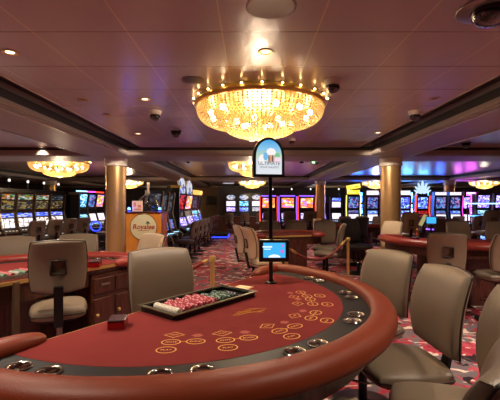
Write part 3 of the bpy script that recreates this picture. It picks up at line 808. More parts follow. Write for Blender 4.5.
def chip_mats(nm, c):
    return [mat('chip_'+nm, c, .45), mat('chip_edge_'+nm, tuple(min(255, int(v*.4+150)) for v in c), .45)]
def make_chip(nm, c, label, grp):
    mb = MB(); mb.lathe([(.0008, 0), (.017, 0), (.0195, .0012), (.0195, .0088), (.017, .010), (.0008, .010)], n=16)
    mb.mi = [1 if (i//5) % 4 == 0 else 0 for i in range(len(mb.f))]
    o = mb.build('casino_chip', chip_mats(nm, c), None, True, 40); tag(o, label, 'chip', grp); return o
ROWS = [(1, 'white', (225, 215, 195)), (2, 'red', (176, 36, 52)), (3, 'red', (176, 36, 52)), (4, 'red', (176, 36, 52)), (5, 'red', (176, 36, 52)), (6, 'red', (176, 36, 52)), (7, 'red', (176, 36, 52)),
        (8, 'green', (50, 84, 58)), (9, 'green', (50, 84, 58)), (10, 'green', (50, 84, 58)), (11, 'black', (60, 56, 66))]
first = {}
for k, nm, c in ROWS:
    x = -LW + .025 + .0447*(k-.5)
    nn = {'white': 15, 'red': 15 - (k % 3), 'green': 12-(k % 2)*3, 'black': 7}[nm]
    for j in range(nn):
        y = -LD + .022 + .0135*j
        w = TC + Matrix.Rotation(TA, 3, 'Z') @ Vector((x + R_.uniform(-.0008, .0008), y, 0)); w.z = FELT_Z+.0045+.0065+.0195
        if nm not in first:
            o = make_chip(nm, c, f'{nm} casino chip standing on edge in the black chip tray', f'{nm} chips in the tray'); first[nm] = o
        else:
            o = first[nm].copy(); C.objects.link(o)
        o.location = w; o.rotation_euler = (PI/2, R_.uniform(0, 3), TA + PI)
# discard box
def discard(px, py, z, lb, ang=0.15, s=1.0):
    p = P(px, py, z); t = thing('card_discard_tray', lb, 'card tray', (p.x, p.y+.05*s, z), ang)
    a = MB(); a.box((0, 0, .004), (.095, .12, .008)); a.box((-.045, 0, .03), (.005, .12, .055)); a.box((.045, 0, .03), (.005, .12, .055)); a.box((0, .058, .03), (.09, .005, .055)); a.box((0, -.058, .026), (.09, .005, .048))
    a.build('acrylic_box', M_REDACR, t)
    MB().rbox((0, 0, .062), (.1, .125, .008), .003, 1).build('lid', mat('smoked_lid', (70, 48, 50), .25), t)
    MB().box((0, 0, .028), (.065, .09, .03)).build('card_deck', mat('card_backs_red', (120, 20, 26), .5), t)
    t.scale = (s, s, s*.85)
discard(115, 329.5, FELT_Z+.0045, 'red acrylic discard box standing on the felt of the big table', s=.8)

# post with arched sign and monitor
pb = P(271, 283.5, FELT_Z)
t = thing('table_sign_post', 'dark pole with lit arched game sign and small blue monitor clamped on table edge', 'sign', (pb.x, pb.y, FELT_Z+.0045), 0)
MB().lathe([(.045, 0), (.045, .008), (.02, .014), (.0165, .03)], n=20).build('post_foot', M_BLACKM, t, True, 40)
MB().cyl((0, 0, .01), (-.005, 0, .80), .015, 14).build('pole', mat('pole_dark_green', (40, 48, 46), .35, .4), t, True, 40)
D0 = pb.y
mo = MB(); mo.rbox((.02, -.03, .245), (.222, .04, .165), .01, 2); mon = mo.build('monitor', M_BLACK, t, True, 40)
sc_ = MB(); sc_.box((.022, -.0515, .25), (.162, .003, .108)); scr = sc_.build('monitor_screen', emis('monitor_blue', (60, 165, 235), 1.3), mon)
so = MB(); so.box((-.03, -.0535, .275), (.07, .001, .01)); so.box((-.03, -.0535, .258), (.05, .001, .006)); so.poly([(.045*math.cos(PI*k/12), .022*math.sin(PI*k/12)) for k in range(13)], .001, Matrix.Translation((.022, -.053, .197)) @ Matrix.Rotation(PI/2, 4, 'X'))
so.build('white_graphic', emis('white_graphic_glow', (220, 240, 255), 1.3), mon)
so = MB(); so.lathe([(.012, 0), (.012, .001)], n=16, M=Matrix.Translation((.078, -.053, .242)) @ Matrix.Rotation(PI/2, 4, 'X')); so.lathe([(.008, 0), (.008, .001)], n=16, M=Matrix.Translation((.08, -.053, .282)) @ Matrix.Rotation(PI/2, 4, 'X'))
so.build('pink_graphic', emis('pink_graphic_glow', (210, 90, 190), 1.2), mon)
bk = MB(); bk.box((0, -.006, .245), (.05, .02, .05)); bk.build('monitor_clamp', M_BLACKM, t)
# arched sign head
def arch(w, h, n=20):
    r = w; pts = [(-w, 0)]
    pts += [(w, 0)]
    for k in range(n+1):
        a = PI*k/n; pts.append((w*math.cos(a), h - w*1.25 + w*1.25*math.sin(a)))
    return pts
MH = Matrix.Translation((-.022, -.012, .787)) @ Matrix.Rotation(math.radians(9), 4, 'Z') @ Matrix.Rotation(PI/2, 4, 'X')
fr = MB(); fr.poly(arch(.117, .292), .06, MH @ Matrix.Translation((0, 0, -.03))); sh = fr.build('sign_case', M_GREENSIGN, t)
f1 = MB(); f1.poly(arch(.096, .252), .003, MH @ Matrix.Translation((0, .02, .031)))
def signface():
    m, nt, b = nodes('sign_face_print'); tc = N(nt, 'ShaderNodeTexCoord'); sp = N(nt, 'ShaderNodeSeparateXYZ'); nt.links.new(tc.outputs['Generated'], sp.inputs[0])
    r = N(nt, 'ShaderNodeValToRGB'); e = r.color_ramp.elements; e[0].position = 0; e[0].color = lin((235, 238, 246)); e[1].position = 1; e[1].color = lin((70, 170, 235))
    x = e.new(.42); x.color = lin((225, 235, 240)); x = e.new(.55); x.color = lin((190, 220, 190)); x = e.new(.75); x.color = lin((140, 205, 245))
    nt.links.new(sp.outputs[2], r.inputs[0]); nt.links.new(r.outputs[0], b.inputs['Emission Color']); b.inputs['Emission Strength'].default_value = .5; b.inputs['Base Color'].default_value = (.02, .02, .02, 1)
    return m
f1.build('sign_face', signface(), sh)
def blob(cx, cy, rx, ry, m, nm, z=.0346, n=20):
    k_ = MB(); k_.poly([(rx*math.cos(2*PI*k/n), ry*math.sin(2*PI*k/n)) for k in range(n)], .0006, MH @ Matrix.Translation((cx, cy, z))); return k_.build(nm, m, sh)
w_ = emis('sign_white_glow', (245, 240, 240), 1.0)
blob(.015, .178, .036, .034, w_, 'white_hat_print'); blob(-.05, .13, .026, .034, w_, 'white_figure_print'); blob(-.026, .15, .018, .03, emis('sign_blue_glow', (120, 190, 240), .9), 'blue_figure_print', .0355)
for k, (x, c) in enumerate(((-.001, (50, 50, 70)), (.012, (240, 130, 40)), (.024, (90, 50, 40)), (.035, (245, 150, 50)))):
    b_ = MB(); b_.box((x, .135, .037), (.009, .05, .001), M=MH); b_.build('orange_stripe_print' if k % 2 else 'dark_stripe_print', emis('stripe_%d_glow' % k, c, .8), sh)
blob(.062, .125, .024, .026, emis('sign_pink_glow', (240, 215, 235), 1.0), 'pink_print'); blob(.06, .158, .02, .018, emis('sign_green_glow', (120, 200, 150), .9), 'green_print')
tx = MB(); text_add(tx, 'ULTIMATE', .036, MH @ Matrix.Translation((0, .098, .0375))); text_add(tx, "TEXAS HOLD'EM", .019, MH @ Matrix.Translation((0, .070, .0375)))
tx.build('lettering', mat('sign_navy_ink', (30, 36, 80), .5), sh)

# ------------------------------------------------------------ chairs around the main table
def mchair(kind, deg, r, label, face=None, scale=None):
    a = math.radians(deg); x = CM.x + r*math.cos(a); y = CM.y + r*math.sin(a)
    chair(kind, x, y, math.radians(face) if face is not None else a + PI, label, scale=scale)
mchair('tan', 21, 1.69, 'taupe leather chair at the big card table, closest to the brass rope post', face=180+27)
mchair('tan', -6, 1.63, 'taupe leather chair at the big card table, second from the brass rope post', face=180+4)
mchair('tan', -26, 1.80, 'taupe leather chair at the big card table, third from the brass rope post', face=180-14)
mchair('tan', -51.5, 1.80, 'taupe leather chair seen edge-on at the near corner of the big card table', face=139)
chair('tan', .02, .665, math.radians(110), 'taupe leather chair showing only its top edge under the table rail')
chair('tan', -.71, 2.93, math.atan2(-.82, .57), 'taupe leather chair standing behind the chip tray on the dealer side', scale=(1.08, 1, 1.02))

# ------------------------------------------------------------ second table (across the pit)
C2 = (-1.72, 2.98)
t2 = gaming_table('red felt card table with wood cabinet, beside the gold column and orange lottery stand', C2, math.radians(150), .97, M_RAILR, end=.86, ped=.40)
for a in (-72, -64, -40, -32, -10, -2, 20, 28, 50, 58): chip_cup(t2, 1.06*math.cos(math.radians(a)), 1.06*math.sin(math.radians(a)))
# dealer cabinet of that table: doors, drawer, knobs (far end)
cab = MB(); cab.box((.19, -.81, .44), (.32, .50, .87)); cab.build('cabinet', M_WOOD, t2)
d1 = MB(); d1.rbox((.022, -.69, .36), (.02, .235, .58), .006, 1); dr1 = d1.build('cabinet_door', wood_material('mahogany_panel', (48, 22, 14), (90, 42, 26)), t2)
kk = MB(); kk.sphere((0.0, -.60, .5), .017, 10, 6); kk.build('knob', M_BRASS, dr1, True)
d1 = MB(); d1.rbox((.022, -.935, .36), (.02, .235, .58), .006, 1); dr2 = d1.build('cabinet_door', MATS['mahogany_panel'], t2)
kk = MB(); kk.sphere((0.0, -.85, .5), .017, 10, 6); kk.build('knob', M_BRASS, dr2, True)
d1 = MB(); d1.rbox((.022, -.69, .765), (.02, .235, .15), .006, 1); dr3 = d1.build('drawer', MATS['mahogany_panel'], t2)
kk = MB(); kk.box((0.004, -.69, .78), (.014, .1, .018)); kk.build('pull', M_SATIN, dr3)
kk = MB(); kk.rbox((.022, -.935, .765), (.02, .235, .15), .006, 1); kk.build('drawer', MATS['mahogany_panel'], t2)
hk = MB(); hk.box((.03, .12, .47), (.04, .04, .94)); hk.build('leg', mat('pale_leg', (110, 88, 70), .4, .4), t2)
# its tray
lt = thing('chip_tray', 'silver chip tray on the dealer edge of the table with wood cabinet', 'chip tray', (0, 0, 0))
r150 = Matrix.Rotation(math.radians(150), 3, 'Z')
def w2(x, y, z=0): 
    v = r150 @ Vector((x, y, 0)); return Vector((C2[0]+v.x, C2[1]+v.y, z))
lt.location = w2(.19, .12, FELT_Z+.0045); lt.rotation_euler = (0, 0, math.radians(60))
a_ = MB(); a_.box((0, 0, .006), (.6, .22, .012)); a_.build('tray_floor', M_BLACK, lt)
a_ = MB()
for (cx, cy, dx, dy) in ((0, -.11, .62, .015), (0, .11, .62, .015), (-.3, 0, .015, .22), (.3, 0, .015, .22)): a_.box((cx, cy, .016), (dx, dy, .03))
a_.build('tray_wall', M_SATIN, lt)
for k in range(10):
    a_ = MB(); a_.cyl((-.26+.055*k, -.09, .028), (-.26+.055*k, .05+.03*(k % 3), .028), .019, 12)
    o = a_.build('chip_roll', [mat('chip_grey', (130, 135, 120), .5), mat('chip_green2', (70, 95, 70), .5), mat('chip_red2', (150, 50, 50), .5)][k % 3], lt)
discard(93, 269.5-2, FELT_Z+.0045, 'small red acrylic discard box on the table with wood cabinet')
chair('dealer', -1.44, 2.82, math.radians(116), 'taupe dealer chair seen from behind with square grip opening, at the table with wood cabinet')
def c2chair(kind, deg, label, r=1.6, face=None, scale=None):
    a = math.radians(deg); chair(kind, C2[0]+r*math.cos(a), C2[1]+r*math.sin(a), a+PI if face is None else math.radians(face), label, scale=scale)
c2chair('cream', 72, 'cream leather chair in front of the orange lottery stand', r=1.73, face=228)
c2chair('tan', 103, 'taupe chair behind the wood cabinet table, next to the gold column', face=-81, r=1.66)
c2chair('tan', 127, 'taupe chair behind the wood cabinet table, before the lit slot machines', face=-62)
c2chair('tan', 153, 'taupe chair at the wood cabinet table, at the picture edge', face=-40)

# ------------------------------------------------------------ table beyond the big table's chairs
C3 = (3.5, 6.3)
t3 = gaming_table('red felt card table with oxblood rail in front of the gold column', C3, math.radians(-106), 1.0, M_RAILR)
for a in (-60, -52, -30, -22, 0, 8, 32, 40, 60): chip_cup(t3, 1.095*math.cos(math.radians(a)), 1.095*math.sin(math.radians(a)))
discard(416, 241, FELT_Z+.0045, 'small red acrylic discard box on the table in front of the gold column')
chair('tan', 2.52, 4.78, math.radians(76), 'taupe chair back with dark square grip, in front of the oxblood-railed table')
chair('tan', 3.25, 4.64, math.radians(92), 'taupe chair back with square grip, at the oxblood-railed table, cut by the frame')
chair('cream', 2.72, 7.1, math.radians(-155), 'pale leather chair seen side-on next to the gold column', scale=(1.0, 1.0, 1.03))
chair('tan', 4.28, 7.75, math.radians(-100), 'taupe chair on the far side of the oxblood-railed table, first from the small blue monitor')
chair('tan', 5.05, 7.6, math.radians(-125), 'taupe chair on the far side of the oxblood-railed table, second from the small blue monitor')
chair('tan', 5.3, 5.9, math.radians(180), 'taupe chair at the outer end of the oxblood-railed table')
p = PD(418, 6.3, 0)
def stanchion(x, y, label):
    t = thing('rope_post', label, 'rope post', (x, y, 0))
    MB().lathe([(.16, 0), (.16, .01), (.13, .022), (.03, .04), (.026, .06)], n=32).build('base', M_BRASS, t, True, 40)
    MB().cyl((0, 0, .04), (0, 0, .93), .0245, 20).build('pole', M_BRASS, t, True, 40)
    MB().lathe([(.0245, .90), (.036, .91), (.036, .955), (.03, .965), (.001, .97)], n=20).build('cap', M_BRASS, t, True, 40)
    return t
def rope(a, b, label, sag=.16):
    a = Vector(a); b = Vector(b); pts = [a.lerp(b, k/20) - Vector((0, 0, sag*(1-(2*k/20-1)**2))) for k in range(21)]
    t = thing('velvet_rope', label, 'rope', (0, 0, 0))
    t.location = pts[0]; q = [p - pts[0] for p in pts]
    MB().tube(q[2:-2], .019, 10).build('rope_body', M_ROPE, t, True)
    e1 = MB(); e1.tube(q[:3], .012, 8, rads=[.006, .02, .021]); e1.build('brass_hook', M_BRASS, t, True)
    e1 = MB(); e1.tube(q[-3:], .012, 8, rads=[.021, .02, .006]); e1.build('brass_hook', M_BRASS, t, True)
sp1 = PD(212.5, 4.15); sp2 = PD(348, 6.4); sp3 = PD(286.5, 5.1); sp4 = PD(186, 2.95)
stanchion(sp1.x, sp1.y, 'brass rope post standing behind the chip tray on the red carpet')
stanchion(sp2.x, sp2.y, 'brass rope post near the black chair, where the sagging rope ends')
stanchion(sp3.x, sp3.y, 'brass rope post mostly hidden behind the small blue monitor')
sp4 = Vector((-1.05, 3.75, 0))
rope((sp1.x-.045, sp1.y-.012, .93), (sp4.x+.02, sp4.y, .78), 'short burgundy rope hanging from the post behind the chip tray', .05)
rope((sp3.x+.045, sp3.y+.03, .93), (sp2.x-.045, sp2.y-.03, .93), 'long sagging burgundy rope between two brass posts', .24)

# ------------------------------------------------------------ table in the middle distance
C4 = (.74, 6.9)
t4 = gaming_table('distant red felt table with wood body behind the rope', C4, math.radians(108), .58, M_RAILR, end=.8)
cb = MB(); cb.box((.15, 0, .42), (.2, .56, .84)); cb.build('cabinet', M_WOOD, t4)
for a in (-50, -15, 20, 50): chip_cup(t4, .68*math.cos(math.radians(a)), .68*math.sin(math.radians(a)))
chair('cream', -.04, 5.88, math.radians(20), 'cream chair seen from behind beside the blue monitor, first of two by the aisle')
chair('cream', -.22, 6.5, math.radians(15), 'cream chair by the aisle, second of the two beside the blue monitor')
chair('tan', .42, 8.0, math.radians(-75), 'taupe chair on the far side of the distant wood table, first from the sign pole')
chair('tan', 1.0, 8.25, math.radians(-90), 'taupe chair on the far side of the distant wood table, second from the sign pole')
chair('tan', 1.62, 8.1, math.radians(-105), 'taupe chair on the far side of the distant wood table, third from the sign pole')
chair('tan', 1.72, 6.95, math.radians(165), 'taupe chair at the end of the distant wood table, behind the sagging rope')
# small table behind black chairs
C5 = (3.0, 10.8)
t5 = gaming_table('far red felt table with oxblood rail behind the black chair', C5, math.radians(-90), .75, M_RAILR)
chair('black', 2.24, 8.5, math.radians(-60), 'black chair turned sideways between the rope post and the gold column', scale=(1.1, 1, 1.05))
chair('black', 2.75, 9.2, math.radians(120), 'black chair next to the gold column, behind the table with oxblood rail')
chair('cream', 1.75, 9.2, math.radians(60), 'cream chair between the distant wood table and the black chair')
# small monitor on a stand, sign stand, bistro chair beyond the red table
p = PD(431, 8.3)
t = thing('table_monitor', 'small blue screen on a black stand beyond the oxblood-railed table', 'monitor', (p.x, p.y, 0), -.3)
MB().lathe([(.15, 0), (.15, .02), (.02, .04), (.02, 1.08)], n=16).build('stand', M_BLACKM, t, True, 40)
MB().rbox((0, -.02, 1.17), (.22, .04, .17), .01, 1).build('monitor_case', M_BLACK, t)
MB().box((0, -.042, 1.17), (.19, .005, .14)).build('monitor_screen', emis('monitor_blue', (60, 165, 235), 1.3), t)
p = PD(423, 9.4)
t = thing('sign_stand', 'slanted cream notice on a black stand by the plume-topped machine', 'sign', (p.x, p.y, 0), -.2)
MB().lathe([(.15, 0), (.15, .02), (.02, .04), (.02, 1.0)], n=12).build('stand', M_BLACKM, t)
M_ = Matrix.Translation((0, 0, 1.12)) @ Matrix.Rotation(.45, 4, 'Y')
MB().box((0, 0, 0), (.09, .02, .3), M=M_).build('notice', mat('notice_cream', (190, 180, 120), .5, emit=(190, 180, 120), estr=.4), t)
p = PD(418, 8.6); stanchion(p.x, p.y, 'distant brass rope post in front of the plume-topped machine')
p = PD(411, 9.8); chair('cream', p.x, p.y, math.radians(95), 'distant cream chair with square grip beside the gold column and slot machines', scale=(1, 1, 1.12))

# ------------------------------------------------------------ lottery stand
p = Vector((-2.0, 7.3, 0))
t = thing('lottery_stand', 'orange pedestal with round cream emblem and red script', 'stand', (p.x, p.y, 0), 0)
MB().box((0, 0, .68), (.66, .5, 1.36)).build('cabinet', M_ORANGE, t)
MB().rbox((0, 0, 1.375), (.70, .54, .03), .008, 1).build('top_board', M_WOOD, t)
MF = Matrix.Translation((0, -.252, 1.10)) @ Matrix.Rotation(PI/2, 4, 'X')
em = MB(); em.lathe([(.25, 0), (.25, .006)], n=40, M=MF); emb = em.build('emblem_disc', mat('emblem_cream', (205, 198, 160), .5), t)
em = MB(); em.tube([(.25*math.cos(2*PI*k/40), -.258, 1.10+.25*math.sin(2*PI*k/40)) for k in range(40)], .008, 6, closed=True); em.build('emblem_rim', mat('emblem_rim_brown', (130, 90, 40), .5), emb, True)
em = MB(); text_add(em, 'Royalee', .125, MF @ Matrix.Translation((0, .0, .0085)), shear=.15); [text_add(em, 'Royalee', .13, MF @ Matrix.Translation((dx_, dy_, .0083 + dx_*.01)), shear=.15) for dx_, dy_ in ((.004, .003), (-.003, -.003), (.003, -.002))]; em.build('script_lettering', mat('emblem_red', (150, 50, 35), .6), emb)
em = MB(); em.box((0, -.07, .0085), (.22, .010, .001), M=MF); em.build('small_line_print', mat('emblem_line', (160, 110, 90), .6), emb)
em = MB()
for dx, dy, r in ((.08, .085, .03), (.10, .07, .022), (.06, .07, .018)): em.poly([(r*math.cos(2*PI*k/5 + .3), r*.8*math.sin(2*PI*k/5 + .3)) for k in range(5)], .001, MF @ Matrix.Translation((dx, dy, .0085)))
em.build('green_leaf_print', mat('emblem_green', (50, 100, 60), .6), emb)
t = thing('lottery_cage', 'clear glass raffle globe with finial on top of the orange stand', 'raffle globe', (p.x+.02, p.y, 1.3905), 0)
MB().lathe([(.22, 0), (.22, .03), (.16, .04)], n=32).build('base', M_BLACK, t)
ps = [(.2+0*k, .04) for k in range(1)] + [(.215*math.sin(PI/2*(1-k/10))+.001, .04+.29*math.sin(PI/2*k/10)) for k in range(1, 11)]
gl = MB(); gl.lathe(ps + [(max(.001, x-.004), z-.004) for x, z in ps[::-1]], n=32); gl.build('glass_dome', M_GLASS, t, True)
MB().lathe([(.012, .32), (.03, .34), (.035, .37), (.02, .40), (.022, .42), (.03, .5), (.03, .56), (.001, .565)], n=16).build('finial', mat('finial_cream', (215, 195, 150), .4), t, True)
bl = MB()
for k in range(26):
    a = R_.uniform(0, 2*PI); r = R_.uniform(0, .15); bl.sphere((r*math.cos(a), r*math.sin(a), .065+R_.uniform(0, .06)), .02, 8, 6)
bl.build('numbered_ball', M_WHITE, t)
wh = MB(); wh.tube([(.12*math.cos(2*PI*k/24), 0, .17+.12*math.sin(2*PI*k/24)) for k in range(24)], .006, 6, closed=True)
for k in range(6): wh.tube([(0, 0, .17), (.12*math.cos(PI*k/3), 0, .17+.12*math.sin(PI*k/3))], .004, 5)
wh.build('spinning_wheel', M_SATIN, t, True)
t = thing('poster_card', 'pink and cream card leaning in front of the raffle globe', 'card', (p.x-.12, p.y-.235, 1.3905), 0)
MB().box((0, 0, .1), (.2, .008, .2)).build('card_sheet', mat('poster_cream', (225, 195, 165), .5), t)
a_ = MB()
for (x, z, w, h) in ((-.05, .13, .05, .08), (.04, .1, .07, .05), (0, .04, .12, .03)): a_.box((x, -.005, z), (w, .002, h))
a_.build('card_print', mat('poster_pink', (205, 120, 110), .5), t)
for dx, lb in ((-.29, 'small blue lamp at the corner of the orange stand, beside the leaning card'), (.29, 'small blue lamp at the corner of the orange stand, on the aisle side')):
    t = thing('blue_corner_lamp', lb, 'lamp', (p.x+dx, p.y-.2, 1.3905))
    MB().cyl((0, 0, 0), (0, 0, .03), .03, 14).build('lamp_base', M_BLACK, t); MB().sphere((0, 0, .05), .028, 10, 8).build('lamp_globe', emis('blue_lamp_glow', (60, 110, 255), 14), t, True)
    point('blue_corner_glow', (p.x+dx, p.y-.26, 1.46), 1.2, (60, 90, 255), .03)

# ------------------------------------------------------------ slot machines
FRONT = [(-.25, .0), (-.25, .14), (-.22, .60), (-.36, .66), (-.38, .72), (-.16, .86), (-.04, 1.30), (-.04, 1.36), (-.12, 1.86), (-.10, 1.90)]
def side_poly(front, back=.27):
    return front + [(back, front[-1][1]), (back, 0)]
def extrude_side(mb, pts, x0, x1):
    n = len(pts); vs = [(x0, y, z) for y, z in pts] + [(x1, y, z) for y, z in pts]
    fs = [(i, (i+1) % n, n+(i+1) % n, n+i) for i in range(n)] + [list(range(n)), [n+i for i in range(n)][::-1]]
    return mb.add(vs, fs)
def panel(a, b, x0, x1, fa, fb, th=.012, round_=False, out=.008):
    """flat panel on the front segment a->b (y,z), from fraction fa to fb"""
    a = Vector((0, *a)); b = Vector((0, *b)); d = (b-a); nrm = Vector((0, -d.z, d.y)).normalized()
    if nrm.y > 0: nrm = -nrm
    p0 = a + d*fa + nrm*(.0005); p1 = a + d*fb + nrm*(.0005); mb = MB()
    if not round_:
        vs = [p + nrm*o + Vector((x, 0, 0)) for o in (0, out+th*.3) for p in (p0, p1) for x in (x0, x1)]
        mb.add(vs, [(0,1,3,2), (4,6,7,5), (0,4,5,1), (2,3,7,6), (0,2,6,4), (1,5,7,3)])
    else:
        c = (p0+p1)/2; h = (p1-p0)/2; w = (x1-x0)/2; n = 24; vs = []
        for o in (0, out+.004):
            for k in range(n):
                w_ = 2*PI*k/n; vs.append(c + nrm*o + Vector((w*math.cos(w_), 0, 0)) + h*math.sin(w_))
        mb.add(vs, [list(range(n)), [n+k for k in range(n)][::-1]] + [(k, (k+1) % n, n+(k+1) % n, n+k) for k in range(n)])
    return mb
def slot_machine(label, loc, face, w=.54, body=M_MBODY, trim=M_TRIM, top='pay', main_='reels', belly=None, strip='bluelab', deck='dim', topper=None, h=1.0, oval=False, edge=None, group=None, light=True, split=False, d=1.0):
    t = thing('slot_machine', label, 'slot machine', (loc[0], loc[1], 0), face + PI/2, group)
    fr = [(y*d, z*h) for y, z in FRONT]; W = w/2
    mb = MB(); extrude_side(mb, side_poly(fr), -W+.012, W-.012); mb.build('cabinet', body, t)
    tr_ = MB()
    fr2 = [(y-.018, z) for y, z in fr]
    for s in (-1, 1):
        pts = fr2 + [(y+.05, z) for y, z in fr[::-1]]
        extrude_side(tr_, pts, s*W-.014, s*W+.014)
    tr_.build('side_trim', edge or trim, t)
    if belly: panel(fr[1], fr[2], -W*.72, W*.72, .12, .88).build('belly_glass', S[belly], t)
    else: panel(fr[1], fr[2], -W*.72, W*.72, .12, .88).build('belly_door', M_MBODYB, t)
    panel(fr[3], fr[5], -W*.86, W*.86, .06, .9).build('button_deck', M_BLACKM, t)
    dv = (Vector((0, *fr[5])) - Vector((0, *fr[4])))
    for k in range(5):
        c = Vector((0, *fr[4])) + dv*.35 + Vector((-W*.6+W*.3*k, -.008, .018)); bt = MB(); bt.box(c, (.04, .03, .012)); bt.build('button', E_CREAM if belly else E_ICE, t)
    panel(fr[5], fr[6], -W*.7, W*.7, .03, .60).build('reel_screen', S[main_], t)
    if strip: panel(fr[5], fr[6], -W*.7, W*.7, .70, .95).build('label_strip', S[strip], t)
    if oval: panel(fr[7], fr[8], -W*.78, W*.78, .15, .9, round_=True).build('oval_sign', S['oval'], t)
    elif split:
        panel(fr[7], fr[8], -W*.7, W*.7, .08, .58).build('upper_screen', S[main_ if main_ != 'reels' else 'pay'], t)
        panel(fr[7], fr[8], -W*.7, W*.7, .66, .95, round_=False).build('top_screen', S[top], t)
    else: panel(fr[7], fr[8], -W*.7, W*.7, .05, .93).build('top_screen', S[top], t)
    zt = fr[-1][1]
    if topper: topper(t, zt, W)
    if light:
        l = MB(); l.cyl((W*.5, .05, zt), (W*.5, .05, zt+.30), .016, 8); l.build('signal_pole', M_BLACKM, t)
        l = MB(); l.cyl((W*.5, .05, zt+.30), (W*.5, .05, zt+.37), .03, 10); l.build('signal_light', E_WHITE, t)
    return t
def tall_oval(t, z, W):
    m = MB(); m.add([(W*.72*math.cos(2*PI*k/24), o, z+.16+.30*math.sin(2*PI*k/24)) for o in (-.13, -.10) for k in range(24)],
                    [list(range(24)), [24+k for k in range(24)][::-1]] + [(k, (k+1) % 24, 24+(k+1) % 24, 24+k) for k in range(24)]); m.build('oval_topper', S['oval'], t)
    MB().box((0, .06, z+.1), (W*2, .34, .2)).build('topper_box', M_MBODY, t)
def box_topper(m, hh=.18, nm='topper_sign'):
    def f(t, z, W):
        MB().box((0, .06, z+hh/2), (W*1.9, .3, hh)).build('topper_box', M_MBODY, t)
        MB().box((0, -.095, z+hh/2), (W*1.7, .012, hh*.75)).build(nm, m, t)
    return f
def gold_topper(t, z, W):
    MB().rbox((0, .03, z+.09), (W*2, .38, .18), .03, 1).build('gold_topper', mat('topper_gold_glow', (220, 170, 90), .3, .5, emit=(255, 190, 80), estr=.5), t)
def yellow_topper(t, z, W):
    MB().box((0, .05, z+.22), (W*1.9, .2, .44)).build('topper_box', M_MBODY, t)
    M_ = Matrix.Translation((0, -.07, z+.33)) @ Matrix.Rotation(-.16, 4, 'Y'); MB().box((0, 0, 0), (W*2.0, .03, .17), M=M_).build('slanted_sign', S['yellow'], t)
    MB().box((0, -.065, z+.12), (W*1.8, .03, .17)).build('lower_sign', S['yellow'], t)
def plume_topper(t, z, W):
    MB().box((0, .05, z+.05), (W*1.6, .2, .1)).build('topper_box', M_MBODY, t)
    for k in range(7):
        a = math.radians(-66+22*k); L = .34 + .16*(1-abs(k-3)/3)
        m = MB(); m.sphere((0, 0, L*.55), .5*L, 10, 8, (.24, .12, 1), M=Matrix.Translation((0, -.05, z+.06)) @ Matrix.Rotation(a, 4, 'Y')); m.build('plume_feather', E_PLUME, t, True)

# bank A: facing the card tables, lit lower glass
A = [(8, 10.5), (27, 11.25), (43.3, 12.0), (58, 12.75)]
ordn = ['first', 'second', 'third', 'fourth', 'fifth', 'sixth', 'seventh', 'eighth', 'ninth', 'tenth', 'eleventh']
for k, (px, D) in enumerate(A):
    p = PD(px, D)
    slot_machine(f'slot machine with white reels and lit belly glass, {ordn[3-k]} from the black end panel', (p.x-.1, p.y), math.radians(-32), top='green' if k != 3 else 'dim', belly='belly', strip='bluelab', w=.6, h=.98, split=(True), body=M_MBODYB, topper=box_topper(M_MBODY, .1, 'topper_panel'))
for k, D in enumerate((9.0, 9.75)):
    slot_machine(f'slot machine with white reels and lit belly glass, {ordn[4+k]} from the black end panel', (-6.85, 9.75-.75*k), math.radians(-32), top='green', belly='belly', w=.6, h=.98, split=True, body=M_MBODYB)
for k, (px, D) in enumerate([(37, 11.5), (47.5, 11.9), (57, 12.4), (75, 12.2)][:4]):
    q_ = PD(A[k][0], A[k][1])
    chair('slot', q_.x-.1+1.08*.85+.3, q_.y-1.08*.53+.1, math.radians(148), f'dark stool with open grip before the lit belly glass row, {ordn[k]} from the picture edge')
# bank B
for k, (px, D, tp) in enumerate([(84, 13.3, 'teal'), (92.5, 14.05, 'multi'), (101, 14.8, 'orange')]):
    p = PD(px, D)
    slot_machine(f'curved slot machine by the gold column with {["teal", "dim", "red and white"][k]} top screen', (p.x-.15, p.y), math.radians(-18), top=tp, main_='white' if k else 'teal', w=.62, h=1.02, strip=None, body=M_MBODY, d=1.25, topper=box_topper([E_ICE, E_MAG, E_RED][k], .06, 'neon_bar'), light=False)
ep = PD(71, 12.9); t = thing('machine_end_panel', 'tall black end panel between two groups of slot machines', 'panel', (-5.95, 12.76, 0), 0)
MB().box((0, 0, .92), (.30, .1, 1.84)).build('panel_board', M_MBODY, t); MB().box((0, 0, 1.88), (.38, .14, .08)).build('panel_cap', M_TRIM, t)
chair('slot', -4.62, 12.45, math.radians(150), 'dark stool in front of the curved machines by the gold column')
t = thing('ring_light_console', 'small blue-lit ring on the floor console near the curved machines', 'console', (-5.3, 13.15, 0))
MB().lathe([(.22, 0), (.2, .6), (.26, .66), (.26, .7)], n=24).build('console_body', M_MBODY, t)
a_ = MB(); a_.tube([(.18*math.cos(2*PI*k/24), -.26, .75+.16*math.sin(2*PI*k/24)) for k in range(24)], .022, 6, closed=True); a_.build('blue_ring', E_DBLUE, t, True)
